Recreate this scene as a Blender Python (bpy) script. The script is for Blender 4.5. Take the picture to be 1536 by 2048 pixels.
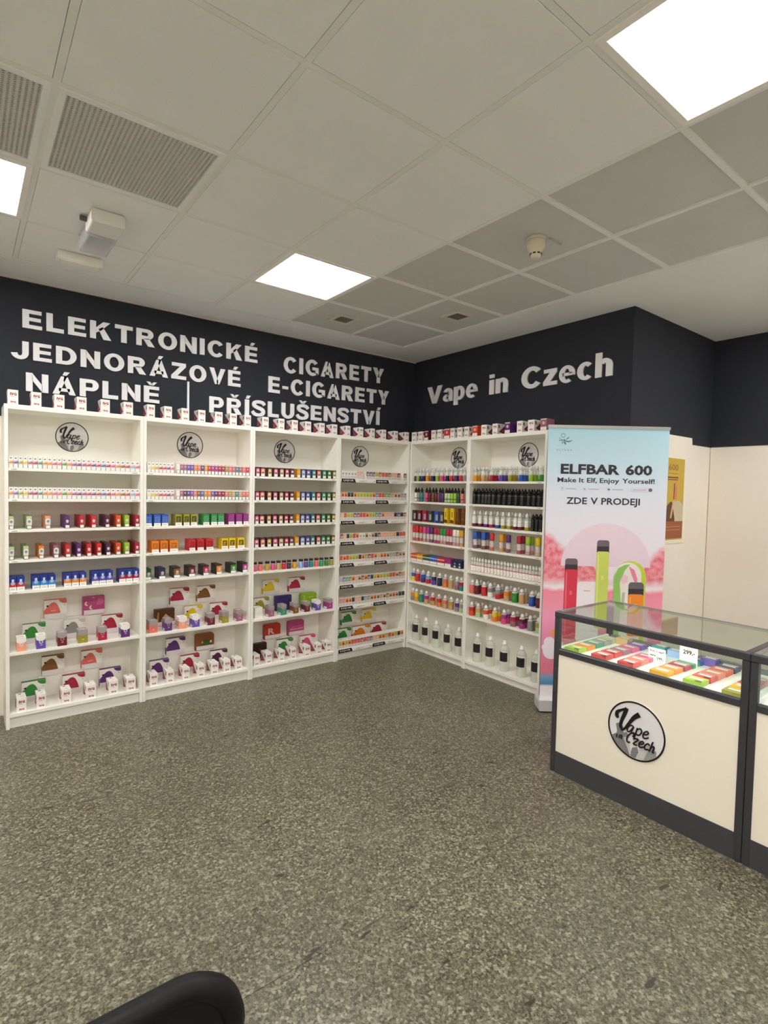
import bpy, bmesh, math, random
from mathutils import Matrix, Vector
random.seed(7)
for o in list(bpy.data.objects): bpy.data.objects.remove(o)
SC = bpy.context.scene
COL = SC.collection
PI = math.pi

# ------------------------------------------------------------------ camera
cam = bpy.data.cameras.new('camera'); cam_o = bpy.data.objects.new('camera', cam); COL.objects.link(cam_o)
cam.sensor_fit = 'VERTICAL'; cam.sensor_height = 36.0; cam.lens = 36.0 * 1086.3 / 2048.0
cam.clip_start = 0.05; cam.clip_end = 60
yaw, pitch, roll = 0.660725, -0.0407209, 0.0220192
fw = Vector((math.sin(yaw) * math.cos(pitch), math.cos(yaw) * math.cos(pitch), math.sin(pitch)))
rt = Vector((math.cos(yaw), -math.sin(yaw), 0)); up = rt.cross(fw)
r2 = rt * math.cos(roll) + up * math.sin(roll); u2 = -rt * math.sin(roll) + up * math.cos(roll)
cam_o.matrix_world = Matrix(((r2.x, u2.x, -fw.x, -3.72713), (r2.y, u2.y, -fw.y, -4.31866), (r2.z, u2.z, -fw.z, 1.54583), (0, 0, 0, 1)))
SC.camera = cam_o

# ------------------------------------------------------------------ world, exposure
w = bpy.data.worlds.new('world'); SC.world = w; w.use_nodes = True
w.node_tree.nodes['Background'].inputs[0].default_value = (0.9, 0.93, 1.0, 1)
w.node_tree.nodes['Background'].inputs[1].default_value = 0.25
SC.view_settings.view_transform = 'Standard'; SC.view_settings.look = 'None'
SC.view_settings.gamma = 1.0; SC.view_settings.use_curve_mapping = False
SC.view_settings.exposure = 1.5
LAMP = 9.0                      # LED panel radiance
LAMP_COL = (1.0, 0.99, 0.965)
SC.cycles.max_bounces = 14; SC.cycles.diffuse_bounces = 9; SC.cycles.glossy_bounces = 5; SC.cycles.transparent_max_bounces = 24

# ------------------------------------------------------------------ helpers
def lin(c): return c / 12.92 if c <= 0.04045 else ((c + 0.055) / 1.055) ** 2.4
def rgb(h): return tuple(lin(int(h[i:i + 2], 16) / 255) for i in (0, 2, 4)) + (1,)
MATS = {}
def mat(hexc, rough=0.5, metal=0.0, emit=0.0, alpha=1.0, spec=0.4):
    k = (hexc, rough, metal, emit, alpha, spec)
    if k in MATS: return MATS[k]
    m = bpy.data.materials.new('paint_' + hexc); m.use_nodes = True
    b = m.node_tree.nodes['Principled BSDF']
    b.inputs['Base Color'].default_value = rgb(hexc); b.inputs['Roughness'].default_value = rough
    b.inputs['Metallic'].default_value = metal; b.inputs['Specular IOR Level'].default_value = spec
    b.inputs['Alpha'].default_value = alpha
    if emit:
        b.inputs['Emission Color'].default_value = LAMP_COL + (1,); b.inputs['Emission Strength'].default_value = emit
    MATS[k] = m
    return m
def nodes_of(name):
    m = bpy.data.materials.new(name); m.use_nodes = True
    nt = m.node_tree; return m, nt, nt.nodes['Principled BSDF']
def nn(nt, t, **kw):
    n = nt.nodes.new(t)
    for k, v in kw.items(): setattr(n, k, v)
    return n
def ramp(nt, stops, interp='LINEAR'):
    r = nt.nodes.new('ShaderNodeValToRGB'); e = r.color_ramp.elements; r.color_ramp.interpolation = interp
    while len(e) < len(stops): e.new(0.5)
    for el, (p, c) in zip(e, stops): el.position = p; el.color = rgb(c) if isinstance(c, str) else (c, c, c, 1)
    return r

class MB:
    """collects polygons with materials, then links ONE mesh object"""
    def __init__(s): s.v = []; s.f = []; s.m = []; s.sm = []; s.mats = []
    def mi(s, m):
        if m not in s.mats: s.mats.append(m)
        return s.mats.index(m)
    def poly(s, pts, m, smooth=False):
        i = len(s.v); s.v += [tuple(p) for p in pts]; s.f.append(tuple(range(i, i + len(pts)))); s.m.append(s.mi(m)); s.sm.append(smooth)
    def box(s, x0, x1, y0, y1, z0, z1, m, top=None, left=None, front=None):
        i = len(s.v)
        s.v += [(x0, y0, z0), (x1, y0, z0), (x1, y1, z0), (x0, y1, z0), (x0, y0, z1), (x1, y0, z1), (x1, y1, z1), (x0, y1, z1)]
        for q, mm in (((0, 3, 2, 1), m), ((4, 5, 6, 7), top or m), ((0, 1, 5, 4), front or m), ((1, 2, 6, 5), m), ((2, 3, 7, 6), m), ((3, 0, 4, 7), left or m)):
            s.f.append(tuple(i + k for k in q)); s.m.append(s.mi(mm)); s.sm.append(False)
        return s
    def dec(s, x0, x1, z0, z1, m, y=-0.0005):            # flat print on a front face (facing -y)
        s.poly([(x0, y, z0), (x1, y, z0), (x1, y, z1), (x0, y, z1)], m); return s
    def decp(s, pts, m, y=-0.0005): s.poly([(x, y, z) for x, z in pts], m); return s
    def prism(s, pts, y0, y1, m, side=None):              # outline in XZ (counter-clockwise), extruded in y
        n = len(pts)
        s.poly([(x, y0, z) for x, z in pts], m); s.poly([(x, y1, z) for x, z in reversed(pts)], m)
        for k in range(n):
            a, b = pts[k], pts[(k + 1) % n]
            s.poly([(a[0], y0, a[1]), (a[0], y1, a[1]), (b[0], y1, b[1]), (b[0], y0, b[1])], side or m)
        return s
    def lathe(s, prof, ms, n=14, cx=0, cy=0, cap=True):   # prof [(r,z)], ms one material per segment
        i = len(s.v)
        for r, z in prof:
            for k in range(n):
                a = 2 * PI * k / n; s.v.append((cx + r * math.cos(a), cy + r * math.sin(a), z))
        for j in range(len(prof) - 1):
            mm = ms[j] if isinstance(ms, list) else ms
            for k in range(n):
                k2 = (k + 1) % n
                s.f.append((i + j * n + k, i + j * n + k2, i + (j + 1) * n + k2, i + (j + 1) * n + k)); s.m.append(s.mi(mm)); s.sm.append(True)
        if cap:
            s.f.append(tuple(i + k for k in reversed(range(n)))); s.m.append(s.mi(ms[0] if isinstance(ms, list) else ms)); s.sm.append(False)
            t = i + (len(prof) - 1) * n
            s.f.append(tuple(t + k for k in range(n))); s.m.append(s.mi(ms[-1] if isinstance(ms, list) else ms)); s.sm.append(False)
        return s
    def tube(s, pts, rads, m, n=8):
        i0 = len(s.v); P = [Vector(p) for p in pts]
        for j, p in enumerate(P):
            t = (P[min(j + 1, len(P) - 1)] - P[max(j - 1, 0)]).normalized()
            a = t.cross(Vector((0, 0, 1)));
            if a.length < 1e-3: a = t.cross(Vector((0, 1, 0)))
            a.normalize(); b = t.cross(a)
            r = rads if isinstance(rads, (int, float)) else rads[j]
            for k in range(n):
                an = 2 * PI * k / n; q = p + a * (r * math.cos(an)) + b * (r * math.sin(an)); s.v.append(tuple(q))
        for j in range(len(P) - 1):
            for k in range(n):
                k2 = (k + 1) % n
                s.f.append((i0 + j * n + k, i0 + j * n + k2, i0 + (j + 1) * n + k2, i0 + (j + 1) * n + k)); s.m.append(s.mi(m)); s.sm.append(True)
        s.f.append(tuple(i0 + k for k in range(n))); s.m.append(s.mi(m)); s.sm.append(False)
        t = i0 + (len(P) - 1) * n; s.f.append(tuple(t + k for k in reversed(range(n)))); s.m.append(s.mi(m)); s.sm.append(False)
        return s
    def mesh(s, name, bevel=0):
        me = bpy.data.meshes.new(name); me.from_pydata(s.v, [], s.f)
        for m in s.mats: me.materials.append(m)
        me.polygons.foreach_set('material_index', s.m); me.polygons.foreach_set('use_smooth', s.sm); me.update()
        if bevel:
            bm = bmesh.new(); bm.from_mesh(me)
            bmesh.ops.bevel(bm, geom=bm.edges[:], offset=bevel, segments=1, affect='EDGES', clamp_overlap=True)
            bm.to_mesh(me); bm.free()
        return me
def link(name, me, parent=None, loc=None, rotz=0.0):
    o = bpy.data.objects.new(name, me); COL.objects.link(o)
    if parent: o.parent = parent
    if loc: o.location = loc
    if rotz: o.rotation_euler = (0, 0, rotz)
    return o
def part(name, mb, parent, bevel=0, label=None):
    o = link(name, mb.mesh(name, bevel), parent)
    if label: o['label'] = label
    return o
def tag(o, label, cat, group=None):
    o['label'] = label; o['category'] = cat
    if group: o['group'] = group
    return o
def thing(name, label, cat, loc=(0, 0, 0), rotz=0.0, group=None):
    return tag(link(name, None, None, loc, rotz), label, cat, group)
def struct(name, mb, parent=None):
    o = link(name, mb.mesh(name), parent)
    if not parent: o['kind'] = 'structure'
    return o
def copy_tree(o, parent=None):
    c = o.copy(); COL.objects.link(c); c.parent = parent
    for ch in list(o.children): copy_tree(ch, c)
    return c

# text as mesh, drawn in the XZ plane facing -y
TEXTS = {}
def text_raw(s, bold=0.0, ext=0.0, res=3):
    k = (s, bold, ext, res)
    if k not in TEXTS:
        cu = bpy.data.curves.new('text', 'FONT'); cu.body = s; cu.size = 1.0; cu.offset = bold; cu.extrude = ext; cu.resolution_u = res
        o = bpy.data.objects.new('text', cu); COL.objects.link(o)
        dg = bpy.context.evaluated_depsgraph_get()
        me = bpy.data.meshes.new_from_object(o.evaluated_get(dg))
        vs = [tuple(v.co) for v in me.vertices]; fs = [tuple(p.vertices) for p in me.polygons]
        bpy.data.objects.remove(o); bpy.data.curves.remove(cu); bpy.data.meshes.remove(me)
        TEXTS[k] = (vs, fs, min(v[0] for v in vs), max(v[0] for v in vs), min(v[1] for v in vs), max(v[1] for v in vs))
    return TEXTS[k]
def text_into(mb, s, x0, x1, z0, z1, m, y=-0.0008, bold=0.0, depth=0.0, res=2):
    vs, fs, a, b, c, d = text_raw(s, bold, 0.5 if depth else 0.0, res)
    i = len(mb.v); sx = (x1 - x0) / (b - a); sz = (z1 - z0) / (d - c)
    mb.v += [(x0 + (v[0] - a) * sx, y - v[2] * depth, z0 + (v[1] - c) * sz) for v in vs]
    for f in fs: mb.f.append(tuple(i + k for k in f)); mb.m.append(mb.mi(m)); mb.sm.append(False)
def ribbon(mb, pts, wid, m, y0=-0.002, y1=0.0, sub=5):
    """brush stroke: smooth polyline of varying width in the XZ plane, with thickness"""
    P = [Vector((p[0], p[1])) for p in pts]; W = wid if isinstance(wid, list) else [wid] * len(P)
    Q = []; R = []
    for i in range(len(P) - 1):
        a, b, c, d = P[max(i - 1, 0)], P[i], P[i + 1], P[min(i + 2, len(P) - 1)]
        for k in range(sub):
            t = k / sub
            Q.append(0.5 * ((2 * b) + (c - a) * t + (2 * a - 5 * b + 4 * c - d) * t * t + (3 * b - a - 3 * c + d) * t ** 3)); R.append(W[i] + (W[i + 1] - W[i]) * t)
    Q.append(P[-1]); R.append(W[-1])
    L = []; Rr = []
    for i in range(len(Q)):
        t = (Q[min(i + 1, len(Q) - 1)] - Q[max(i - 1, 0)]); t.normalize(); n = Vector((-t.y, t.x)) * R[i] * 0.5
        L.append(Q[i] + n); Rr.append(Q[i] - n)
    for i in range(len(Q) - 1):
        a, b, c, d = Rr[i], Rr[i + 1], L[i + 1], L[i]
        mb.poly([(a.x, y0, a.y), (b.x, y0, b.y), (c.x, y0, c.y), (d.x, y0, d.y)], m)
        mb.poly([(a.x, y1, a.y), (b.x, y1, b.y), (b.x, y0, b.y), (a.x, y0, a.y)], m)
        mb.poly([(d.x, y0, d.y), (c.x, y0, c.y), (c.x, y1, c.y), (d.x, y1, d.y)], m)
def arc(cx, cz, r, a0, a1, n): return [(cx + r * math.cos(math.radians(a0 + (a1 - a0) * k / n)), cz + r * math.sin(math.radians(a0 + (a1 - a0) * k / n))) for k in range(n + 1)]
def rrect(x0, x1, z0, z1, r, top_only=False, n=4):
    if top_only: return [(x0, z0), (x1, z0)] + arc(x1 - r, z1 - r, r, 0, 90, 5) + arc(x0 + r, z1 - r, r, 90, 180, 5)
    return arc(x0 + r, z0 + r, r, 180, 270, n) + arc(x1 - r, z0 + r, r, 270, 360, n) + arc(x1 - r, z1 - r, r, 0, 90, n) + arc(x0 + r, z1 - r, r, 90, 180, n)

# ------------------------------------------------------------------ procedural surface materials
def mat_noise(name, base, var, scale, rough, bump=0.0, spec=0.3):
    m, nt, b = nodes_of(name)
    tc = nn(nt, 'ShaderNodeTexCoord'); n = nn(nt, 'ShaderNodeTexNoise'); n.inputs['Scale'].default_value = scale; n.inputs['Detail'].default_value = 4
    nt.links.new(tc.outputs['Object'], n.inputs['Vector'])
    r = ramp(nt, [(0.3, base), (0.7, var)]); nt.links.new(n.outputs['Fac'], r.inputs[0]); nt.links.new(r.outputs[0], b.inputs['Base Color'])
    b.inputs['Roughness'].default_value = rough; b.inputs['Specular IOR Level'].default_value = spec
    if bump:
        bp = nn(nt, 'ShaderNodeBump'); bp.inputs['Strength'].default_value = bump; bp.inputs['Distance'].default_value = 0.002
        nt.links.new(n.outputs['Fac'], bp.inputs['Height']); nt.links.new(bp.outputs[0], b.inputs['Normal'])
    return m
M_WHITE = mat_noise('white_melamine', 'F3F0E8', 'F5F3EC', 3, 0.42)
M_WALLW = mat_noise('white_wall_paint', 'ECE4D8', 'EFE8DD', 2, 0.8, 0.05)
M_WALLB = mat_noise('black_wall_paint', '292C34', '2D3038', 2, 0.75, 0.05)
M_TILE = mat_noise('ceiling_tile_white', 'ECEFF0', 'EFF1F2', 6, 0.9)
M_TILE2 = mat_noise('ceiling_tile_metal', 'C9CAC8', 'CDCECC', 5, 0.7)
M_GRID = mat('E9EBEA', 0.6)
M_GYP = mat_noise('gypsum_border', 'E8EAEA', 'EBEDED', 3, 0.9)
M_DARKFRAME = mat_noise('anthracite_frame', '37373C', '3C3C41', 8, 0.38, 0, 0.5)
M_PLINTH = mat_noise('anthracite_plinth', '434448', '47484C', 6, 0.45)
M_COUNTER = mat_noise('cream_panel', 'F6EEDD', 'F7F0E1', 4, 0.5)
M_BLACK = mat('151517', 0.4)
M_SIGN = mat_noise('pale_foam_lettering', 'F0F0F3', 'F3F3F6', 5, 0.6)
M_ALU = mat('B9B9B6', 0.35, 0.6)
def mat_floor():
    m, nt, b = nodes_of('speckled_vinyl_floor'); L = nt.links
    tc = nn(nt, 'ShaderNodeTexCoord')
    def vor(scale, ch=0):
        v = nn(nt, 'ShaderNodeTexVoronoi'); v.inputs['Scale'].default_value = scale; L.new(tc.outputs['Object'], v.inputs['Vector'])
        sp = nn(nt, 'ShaderNodeSeparateColor'); L.new(v.outputs['Color'], sp.inputs[0]); return sp.outputs[ch]
    r1 = ramp(nt, [(0.0, '3B372B'), (0.25, '544F40'), (0.55, '67624F'), (0.8, '84806A'), (1.0, 'B4AE98')]); L.new(vor(105), r1.inputs[0])
    r2 = ramp(nt, [(0.0, '3B372B'), (0.5, '5E594A'), (1.0, '9C967F')]); L.new(vor(190, 1), r2.inputs[0])
    mx = nn(nt, 'ShaderNodeMix', data_type='RGBA'); mx.inputs['Factor'].default_value = 0.45
    L.new(r1.outputs[0], mx.inputs[6]); L.new(r2.outputs[0], mx.inputs[7])
    n = nn(nt, 'ShaderNodeTexNoise'); n.inputs['Scale'].default_value = 1.1; n.inputs['Detail'].default_value = 5; L.new(tc.outputs['Object'], n.inputs['Vector'])
    rr = ramp(nt, [(0.3, 0.86), (0.7, 1.05)]); L.new(n.outputs['Fac'], rr.inputs[0])
    mm = nn(nt, 'ShaderNodeMix', data_type='RGBA', blend_type='MULTIPLY'); mm.inputs['Factor'].default_value = 1; L.new(mx.outputs[2], mm.inputs[6]); L.new(rr.outputs[0], mm.inputs[7])
    # sparse dark worn chips
    mp = nn(nt, 'ShaderNodeMapping'); mp.inputs['Scale'].default_value = (7.0, 17.0, 1); mp.inputs['Rotation'].default_value = (0, 0, 0.6); L.new(tc.outputs['Object'], mp.inputs[0])
    n2 = nn(nt, 'ShaderNodeTexNoise'); n2.inputs['Scale'].default_value = 1.0; n2.inputs['Detail'].default_value = 3; L.new(mp.outputs[0], n2.inputs['Vector'])
    r3 = ramp(nt, [(0.695, 0.0), (0.71, 0.9)]); L.new(n2.outputs['Fac'], r3.inputs[0])
    m3 = nn(nt, 'ShaderNodeMix', data_type='RGBA'); L.new(r3.outputs[0], m3.inputs['Factor']); L.new(mm.outputs[2], m3.inputs[6]); m3.inputs[7].default_value = rgb('35332D')
    L.new(m3.outputs[2], b.inputs['Base Color'])
    b.inputs['Roughness'].default_value = 0.33; b.inputs['Specular IOR Level'].default_value = 0.4
    bp = nn(nt, 'ShaderNodeBump'); bp.inputs['Strength'].default_value = 0.12; bp.inputs['Distance'].default_value = 0.002; L.new(r1.outputs[0], bp.inputs['Height']); L.new(bp.outputs[0], b.inputs['Normal'])
    return m
def mat_glass(name, tint='F6FAF7', refl=1.0):
    m = bpy.data.materials.new(name); m.use_nodes = True; nt = m.node_tree; nt.nodes.clear()
    t = nn(nt, 'ShaderNodeBsdfTransparent'); t.inputs[0].default_value = rgb(tint); g = nn(nt, 'ShaderNodeBsdfGlossy'); g.inputs['Roughness'].default_value = 0.02
    lw = nn(nt, 'ShaderNodeFresnel'); ge = nn(nt, 'ShaderNodeNewGeometry'); io = nn(nt, 'ShaderNodeMapRange')
    io.inputs[3].default_value = 1.52; io.inputs[4].default_value = 1 / 1.52; nt.links.new(ge.outputs['Backfacing'], io.inputs[0]); nt.links.new(io.outputs[0], lw.inputs['IOR'])
    mu = nn(nt, 'ShaderNodeMath', operation='MULTIPLY'); mu.inputs[1].default_value = refl; nt.links.new(lw.outputs[0], mu.inputs[0])
    mx = nn(nt, 'ShaderNodeMixShader'); o = nn(nt, 'ShaderNodeOutputMaterial')
    nt.links.new(mu.outputs[0], mx.inputs[0]); nt.links.new(t.outputs[0], mx.inputs[1]); nt.links.new(g.outputs[0], mx.inputs[2]); nt.links.new(mx.outputs[0], o.inputs[0])
    return m
M_FLOOR = mat_floor()
M_GLASS = mat_glass('counter_glass')
def clear(hexc, a): return mat(hexc, 0.15, 0, 0, a, 0.5)
M_CLEAR = clear('EDEFEA', 0.45)
M_CLEARW = clear('F0F0EA', 0.62)

PAL = dict(red='C8242C', crimson='A81838', pink='DC4A80', salmon='E26A5C', peach='EE9C7C', orange='E57E1E', amber='E09A16', yellow='E8C81C', olive='9C9026',
    lime='96BE2C', green='2C8A30', dark_green='1D4A30', teal='1F8084', blue='2A54B4', navy='1E2448', light_blue='86A8DC', violet='5B44A8', purple='55246E',
    magenta='A02C80', mauve='9A5A72', maroon='641424', brown='7C4A1C', dark_brown='3A2014', tan='C49C64', grey='8E8A86', dark_grey='3E3E46', white='EFECE6',
    black='17171A', pale_green='B4C896', gold='BE9432', cream='E8DCBC', plum='4A1E40', sky='2F86D0', red_orange='DA4A24', sea_green='2E8C68', w='EFECE6', x='F2EEE8', c='E8E8E2')
def pc(n, rough=0.42, k=0.06):  # k mixes in warm white: veiling glare painted into the product colours
    h = PAL[n]; return mat(''.join('%02X' % round(int(h[i:i + 2], 16) * (1 - k) + (0xF0, 0xEC, 0xE4)[i // 2] * k) for i in (0, 2, 4)), rough)
def cname(n): return n.replace('_', ' ')
PW = mat('F3F0EA', 0.45)

# ------------------------------------------------------------------ room shell
H = 2.87
f = MB(); f.box(-6.5, 1.42, -8.5, 0, -0.12, -0.012, mat('3A372F', 0.8)); floor_o = struct('floor', f)
for y0, y1 in ((-2.829, 0.0), (-6.2, -2.831)):
    part('floor_sheet', MB().box(-6.5, 1.42, y0, y1, -0.012, 0.0, M_FLOOR), floor_o)
part('floor_sheet', MB().box(-6.5, 1.42, -8.5, -6.202, -0.012, 0.0, mat('EAE8E2', 0.4)), floor_o)   # unseen pale floor, added behind the camera to bounce light onto the ceiling
BAND = 1.97
def wall(name, x0, x1, y0, y1, nx, ny, band=True, z1=3.02):
    b = MB(); b.box(x0, x1, y0, y1, 0 if not band else 0, z1, M_WALLW); o = struct(name, b)
    if band:
        e = 0.004; c = MB()
        c.box(x0 + (-e if nx < 0 else 0), x1 + (e if nx > 0 else 0), y0 + (-e if ny < 0 else 0), y1 + (e if ny > 0 else 0), BAND, H, M_WALLB)
        # keep only the thin painted skin proud of the wall
        c = MB()
        if ny < 0: c.box(x0, x1, y0 - e, y0 - 0.0005, BAND, H, M_WALLB)
        if nx < 0: c.box(x0 - e, x0 - 0.0005, y0 - (e if ny < 0 else 0), y1, BAND, H, M_WALLB)
        part('painted_band', c, o)
    return o
wall('wall_left', -6.5, 0.1, 0.0, 0.1, 0, -1)
# the projecting pier: its west face carries the shop lettering, its south face closes the recess
wall('wall_right', 0.0, 1.42, -2.33, -0.004, -1, -1)
wall('wall_recess', 1.35, 1.45, -8.5, -2.335, -1, 0)
wall('wall_back', -6.5, 1.42, -8.6, -8.5, 0, 1, False)
wall('wall_entrance', -6.6, -6.5, -8.5, 0.1, 1, 0, False)
struct('baseboard_left', MB().box(-6.5, -3.56, -0.014, -0.0005, 0.0, 0.135, mat('3F424E', 0.5)))
struct('baseboard_recess', MB().box(0.02, 1.345, -2.346, -2.3345, 0.0, 0.12, mat('3F424E', 0.5)))
struct('trim_1', MB().box(0.30, 0.945, -2.352, -2.3345, 0.125, 2.018, M_WALLW).box(0.93, 0.965, -2.346, -2.3345, 0.125, 2.0, M_WALLW))
struct('trim_2', MB().box(-6.5, -0.004, -0.018, -0.004, H - 0.012, H - 0.001, mat('C9C6BE', 0.6)))

# ceiling: slab, tiles, T bars, plain border
c = MB(); c.box(-6.6, 1.45, -8.6, 0.1, H + 0.05, H + 0.2, mat('57554F', 0.9)); ceil = struct('ceiling', c)
GX = [-0.47 - 0.6 * k for k in range(10)]; GY = [-0.37 - 0.6 * k for k in range(12)]
LIGHTS = set(); VENTS = {(-3.47, -1.57), (-4.07, -1.57)}
gx = lambda k: round(GX[k], 2); gy = lambda k: round(GY[k], 2)
for ix in (2, 5, 8):
    for iy in (1, 5, 9): LIGHTS.add((gx(ix + 1), gy(iy)))
tile_l = MB().box(0.0138, 0.5862, -0.5862, -0.0138, H - 0.0012, H + 0.02, M_TILE).mesh('ceiling_tile', 0.0015)
tile_r = MB().box(0.011, 0.589, -0.589, -0.011, H + 0.010, H + 0.03, M_TILE2).mesh('ceiling_tile', 0.0015)
for i in range(len(GX) - 1):
    for j in range(len(GY) - 1):
        k = (gx(i + 1), gy(j))
        if k in LIGHTS or k in VENTS: continue
        link('ceiling_tile', tile_r if i < 2 else tile_l, ceil, (GX[i + 1], GY[j], 0))
for i, x in enumerate(GX):
    lo = 0.012 if i < 3 else 0.0122
    part('grid_bar', MB().box(x - lo, x + lo, GY[-1], GY[0], H, H + 0.04, M_GRID), ceil)
for j, y in enumerate(GY):
    part('grid_bar', MB().box(GX[-1], GX[0], y - 0.0119, y + 0.0119, H + 0.0004, H + 0.039, M_GRID), ceil)
part('border_panel', MB().box(GX[0] + 0.0125, 0.0, GY[-1], -0.001, H - 0.002, H + 0.03, M_GYP), ceil)
bp = MB()
for a in ((0.0, 0.31, -8.5, -2.336), (0.89, 1.349, -8.5, -2.336), (0.31, 0.89, -3.38, -2.336), (0.31, 0.89, -5.78, -3.96), (0.31, 0.89, -8.5, -6.36)): bp.box(a[0], a[1], a[2], a[3], H - 0.002, H + 0.03, M_GYP)
part('border_panel', bp, ceil)
part('border_panel', MB().box(-6.5, GX[0] + 0.0120, -0.3575, -0.001, H - 0.0018, H + 0.03, M_GYP), ceil)
part('border_panel', MB().box(-6.5, GX[0] + 0.0120, -8.5, GY[-1] - 0.012, H - 0.002, H + 0.03, M_GYP), ceil)
part('border_panel', MB().box(-6.5, GX[-1] - 0.0125, GY[-1], -0.358, H - 0.002, H + 0.03, M_GYP), ceil)

# LED panels
M_LED = mat('FFFFFF', 0.5, 0, LAMP)
fr = MB()
for a in ((0.012, 0.588, -0.036, -0.012), (0.012, 0.588, -0.588, -0.564), (0.012, 0.036, -0.564, -0.036), (0.564, 0.588, -0.564, -0.036)): fr.box(a[0], a[1], a[2], a[3], H - 0.006, H + 0.03, mat('F4F2EC', 0.4))
fr_me = fr.mesh('frame'); di_me = MB().box(0.037, 0.563, -0.563, -0.037, H + 0.004, H + 0.02, M_LED).mesh('diffuser')
WHERE = {(gx(3), gy(1)): 'square LED ceiling panel over the third bookcase', (gx(3), gy(5)): 'square LED ceiling panel at the top right of the view',
         (gx(6), gy(1)): 'square LED ceiling panel beside the perforated vents, cut by the left edge'}
WHERE[(0.3, -3.37)] = 'square LED ceiling panel over the recess right of the counters'; WHERE[(0.3, -5.77)] = 'square LED ceiling panel deep in the recess, outside the view'
for k in sorted(LIGHTS) + [(0.3, -3.37), (0.3, -5.77)]:
    t = thing('ceiling_light', WHERE.get(k, 'square LED ceiling panel outside the view, row %d column %d of the grid' % (round(-k[1] / 2.4) + 1, round(-k[0] / 1.8))), 'ceiling light', (k[0], k[1], 0), 0, 'LED ceiling panels')
    link('frame', fr_me, t); link('diffuser', di_me, t)
# perforated vents
for k, lab in (((-3.47, -1.57), 'square perforated metal ceiling vent, whole one beside the emergency light'), ((-4.07, -1.57), 'square perforated ceiling vent cut by the left edge')):
    t = thing('ceiling_vent', lab, 'vent', (k[0], k[1], 0), 0, 'perforated ceiling vents')
    fb = MB()
    for a in ((0.012, 0.588, -0.034, -0.012), (0.012, 0.588, -0.588, -0.566), (0.012, 0.034, -0.566, -0.034), (0.566, 0.588, -0.566, -0.034)): fb.box(a[0], a[1], a[2], a[3], H - 0.006, H + 0.03, M_TILE)
    part('frame', fb, t); part('backing', MB().box(0.034, 0.566, -0.566, -0.034, H + 0.016, H + 0.03, mat('2E2B26', 0.9)), t)
    g = MB(); n = 32; st = 0.532 / n
    for q in range(n + 1): x = 0.034 + q * st; g.box(x - 0.0046, x + 0.0046, -0.566, -0.034, H - 0.001, H + 0.003, M_TILE2)
    n = 46; st = 0.532 / n
    for q in range(n + 1): y = -0.566 + q * st; g.box(0.034, 0.566, y - 0.0034, y + 0.0034, H, H + 0.002, M_TILE2)
    part('perforated_sheet', g, t)['kind'] = 'stuff'
# small square air outlets in the metal tiles
for x, y, lab in ((-1.352, -0.69, 'small slotted air outlet nearest the left wall'), (-0.742, -1.335, 'small slotted air outlet nearest the right wall')):
    t = thing('air_outlet', lab, 'vent', (x, y, H + 0.0095), 0, 'small ceiling outlets')
    b = MB(); o_, i_ = 0.092, 0.062
    for a in ((-o_, o_, i_, o_), (-o_, o_, -o_, -i_), (-o_, -i_, -i_, i_), (i_, o_, -i_, i_)): b.box(a[0], a[1], a[2], a[3], -0.008, 0, mat('D6D2C8', 0.6))
    part('frame', b, t); part('backing', MB().box(-i_, i_, -i_, i_, -0.002, 0, mat('4A463F', 0.8)), t)
    for q in range(6): y_ = -0.05 + q * 0.02; part('slat', MB().box(-i_, i_, y_ - 0.004, y_ + 0.004, -0.007, -0.004, mat('8A857B', 0.6)), t)
# emergency luminaire
t = thing('emergency_light', 'white emergency luminaire with clear cover beside the perforated vent', 'light', (-3.155, -1.15, H - 0.0045))
part('base', MB().prism(rrect(-0.075, 0.075, -0.062, 0.0, 0.012), -0.20, -0.045, mat('E4E4DE', 0.3)).box(-0.06, 0.06, -0.045, 0.19, -0.012, 0, mat('DADAD4', 0.4)), t, label='white housing')
part('cover', MB().prism(rrect(-0.073, 0.073, -0.075, -0.004, 0.018), -0.044, 0.2, clear('C9CAD2', 0.5)), t, label='clear plastic cover')
rb = MB()
for q in range(3): rb.tube([(-0.045 + q * 0.045, -0.03, -0.035), (-0.045 + q * 0.045, 0.18, -0.035)], 0.008, mat('F0F0F0', 0.3))
part('lamp_tube', rb, t)
part('conduit_gland', MB().tube([(-0.105, -0.08, -0.014), (-0.072, -0.08, -0.014)], 0.013, mat('55524C', 0.6)), t)
t = thing('recessed_light', 'small unlit rectangular ceiling fitting near the dark wall', 'light', (-3.175, -0.655, H - 0.0045))
part('frame', MB().prism(rrect(-0.115, 0.115, -0.045, 0.0, 0.006), -0.045, 0.045, mat('E9E6DD', 0.5)), t)
part('diffuser', MB().box(-0.1, 0.1, -0.036, 0.036, -0.049, -0.0451, mat('F2EFE6', 0.4)), t)
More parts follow.
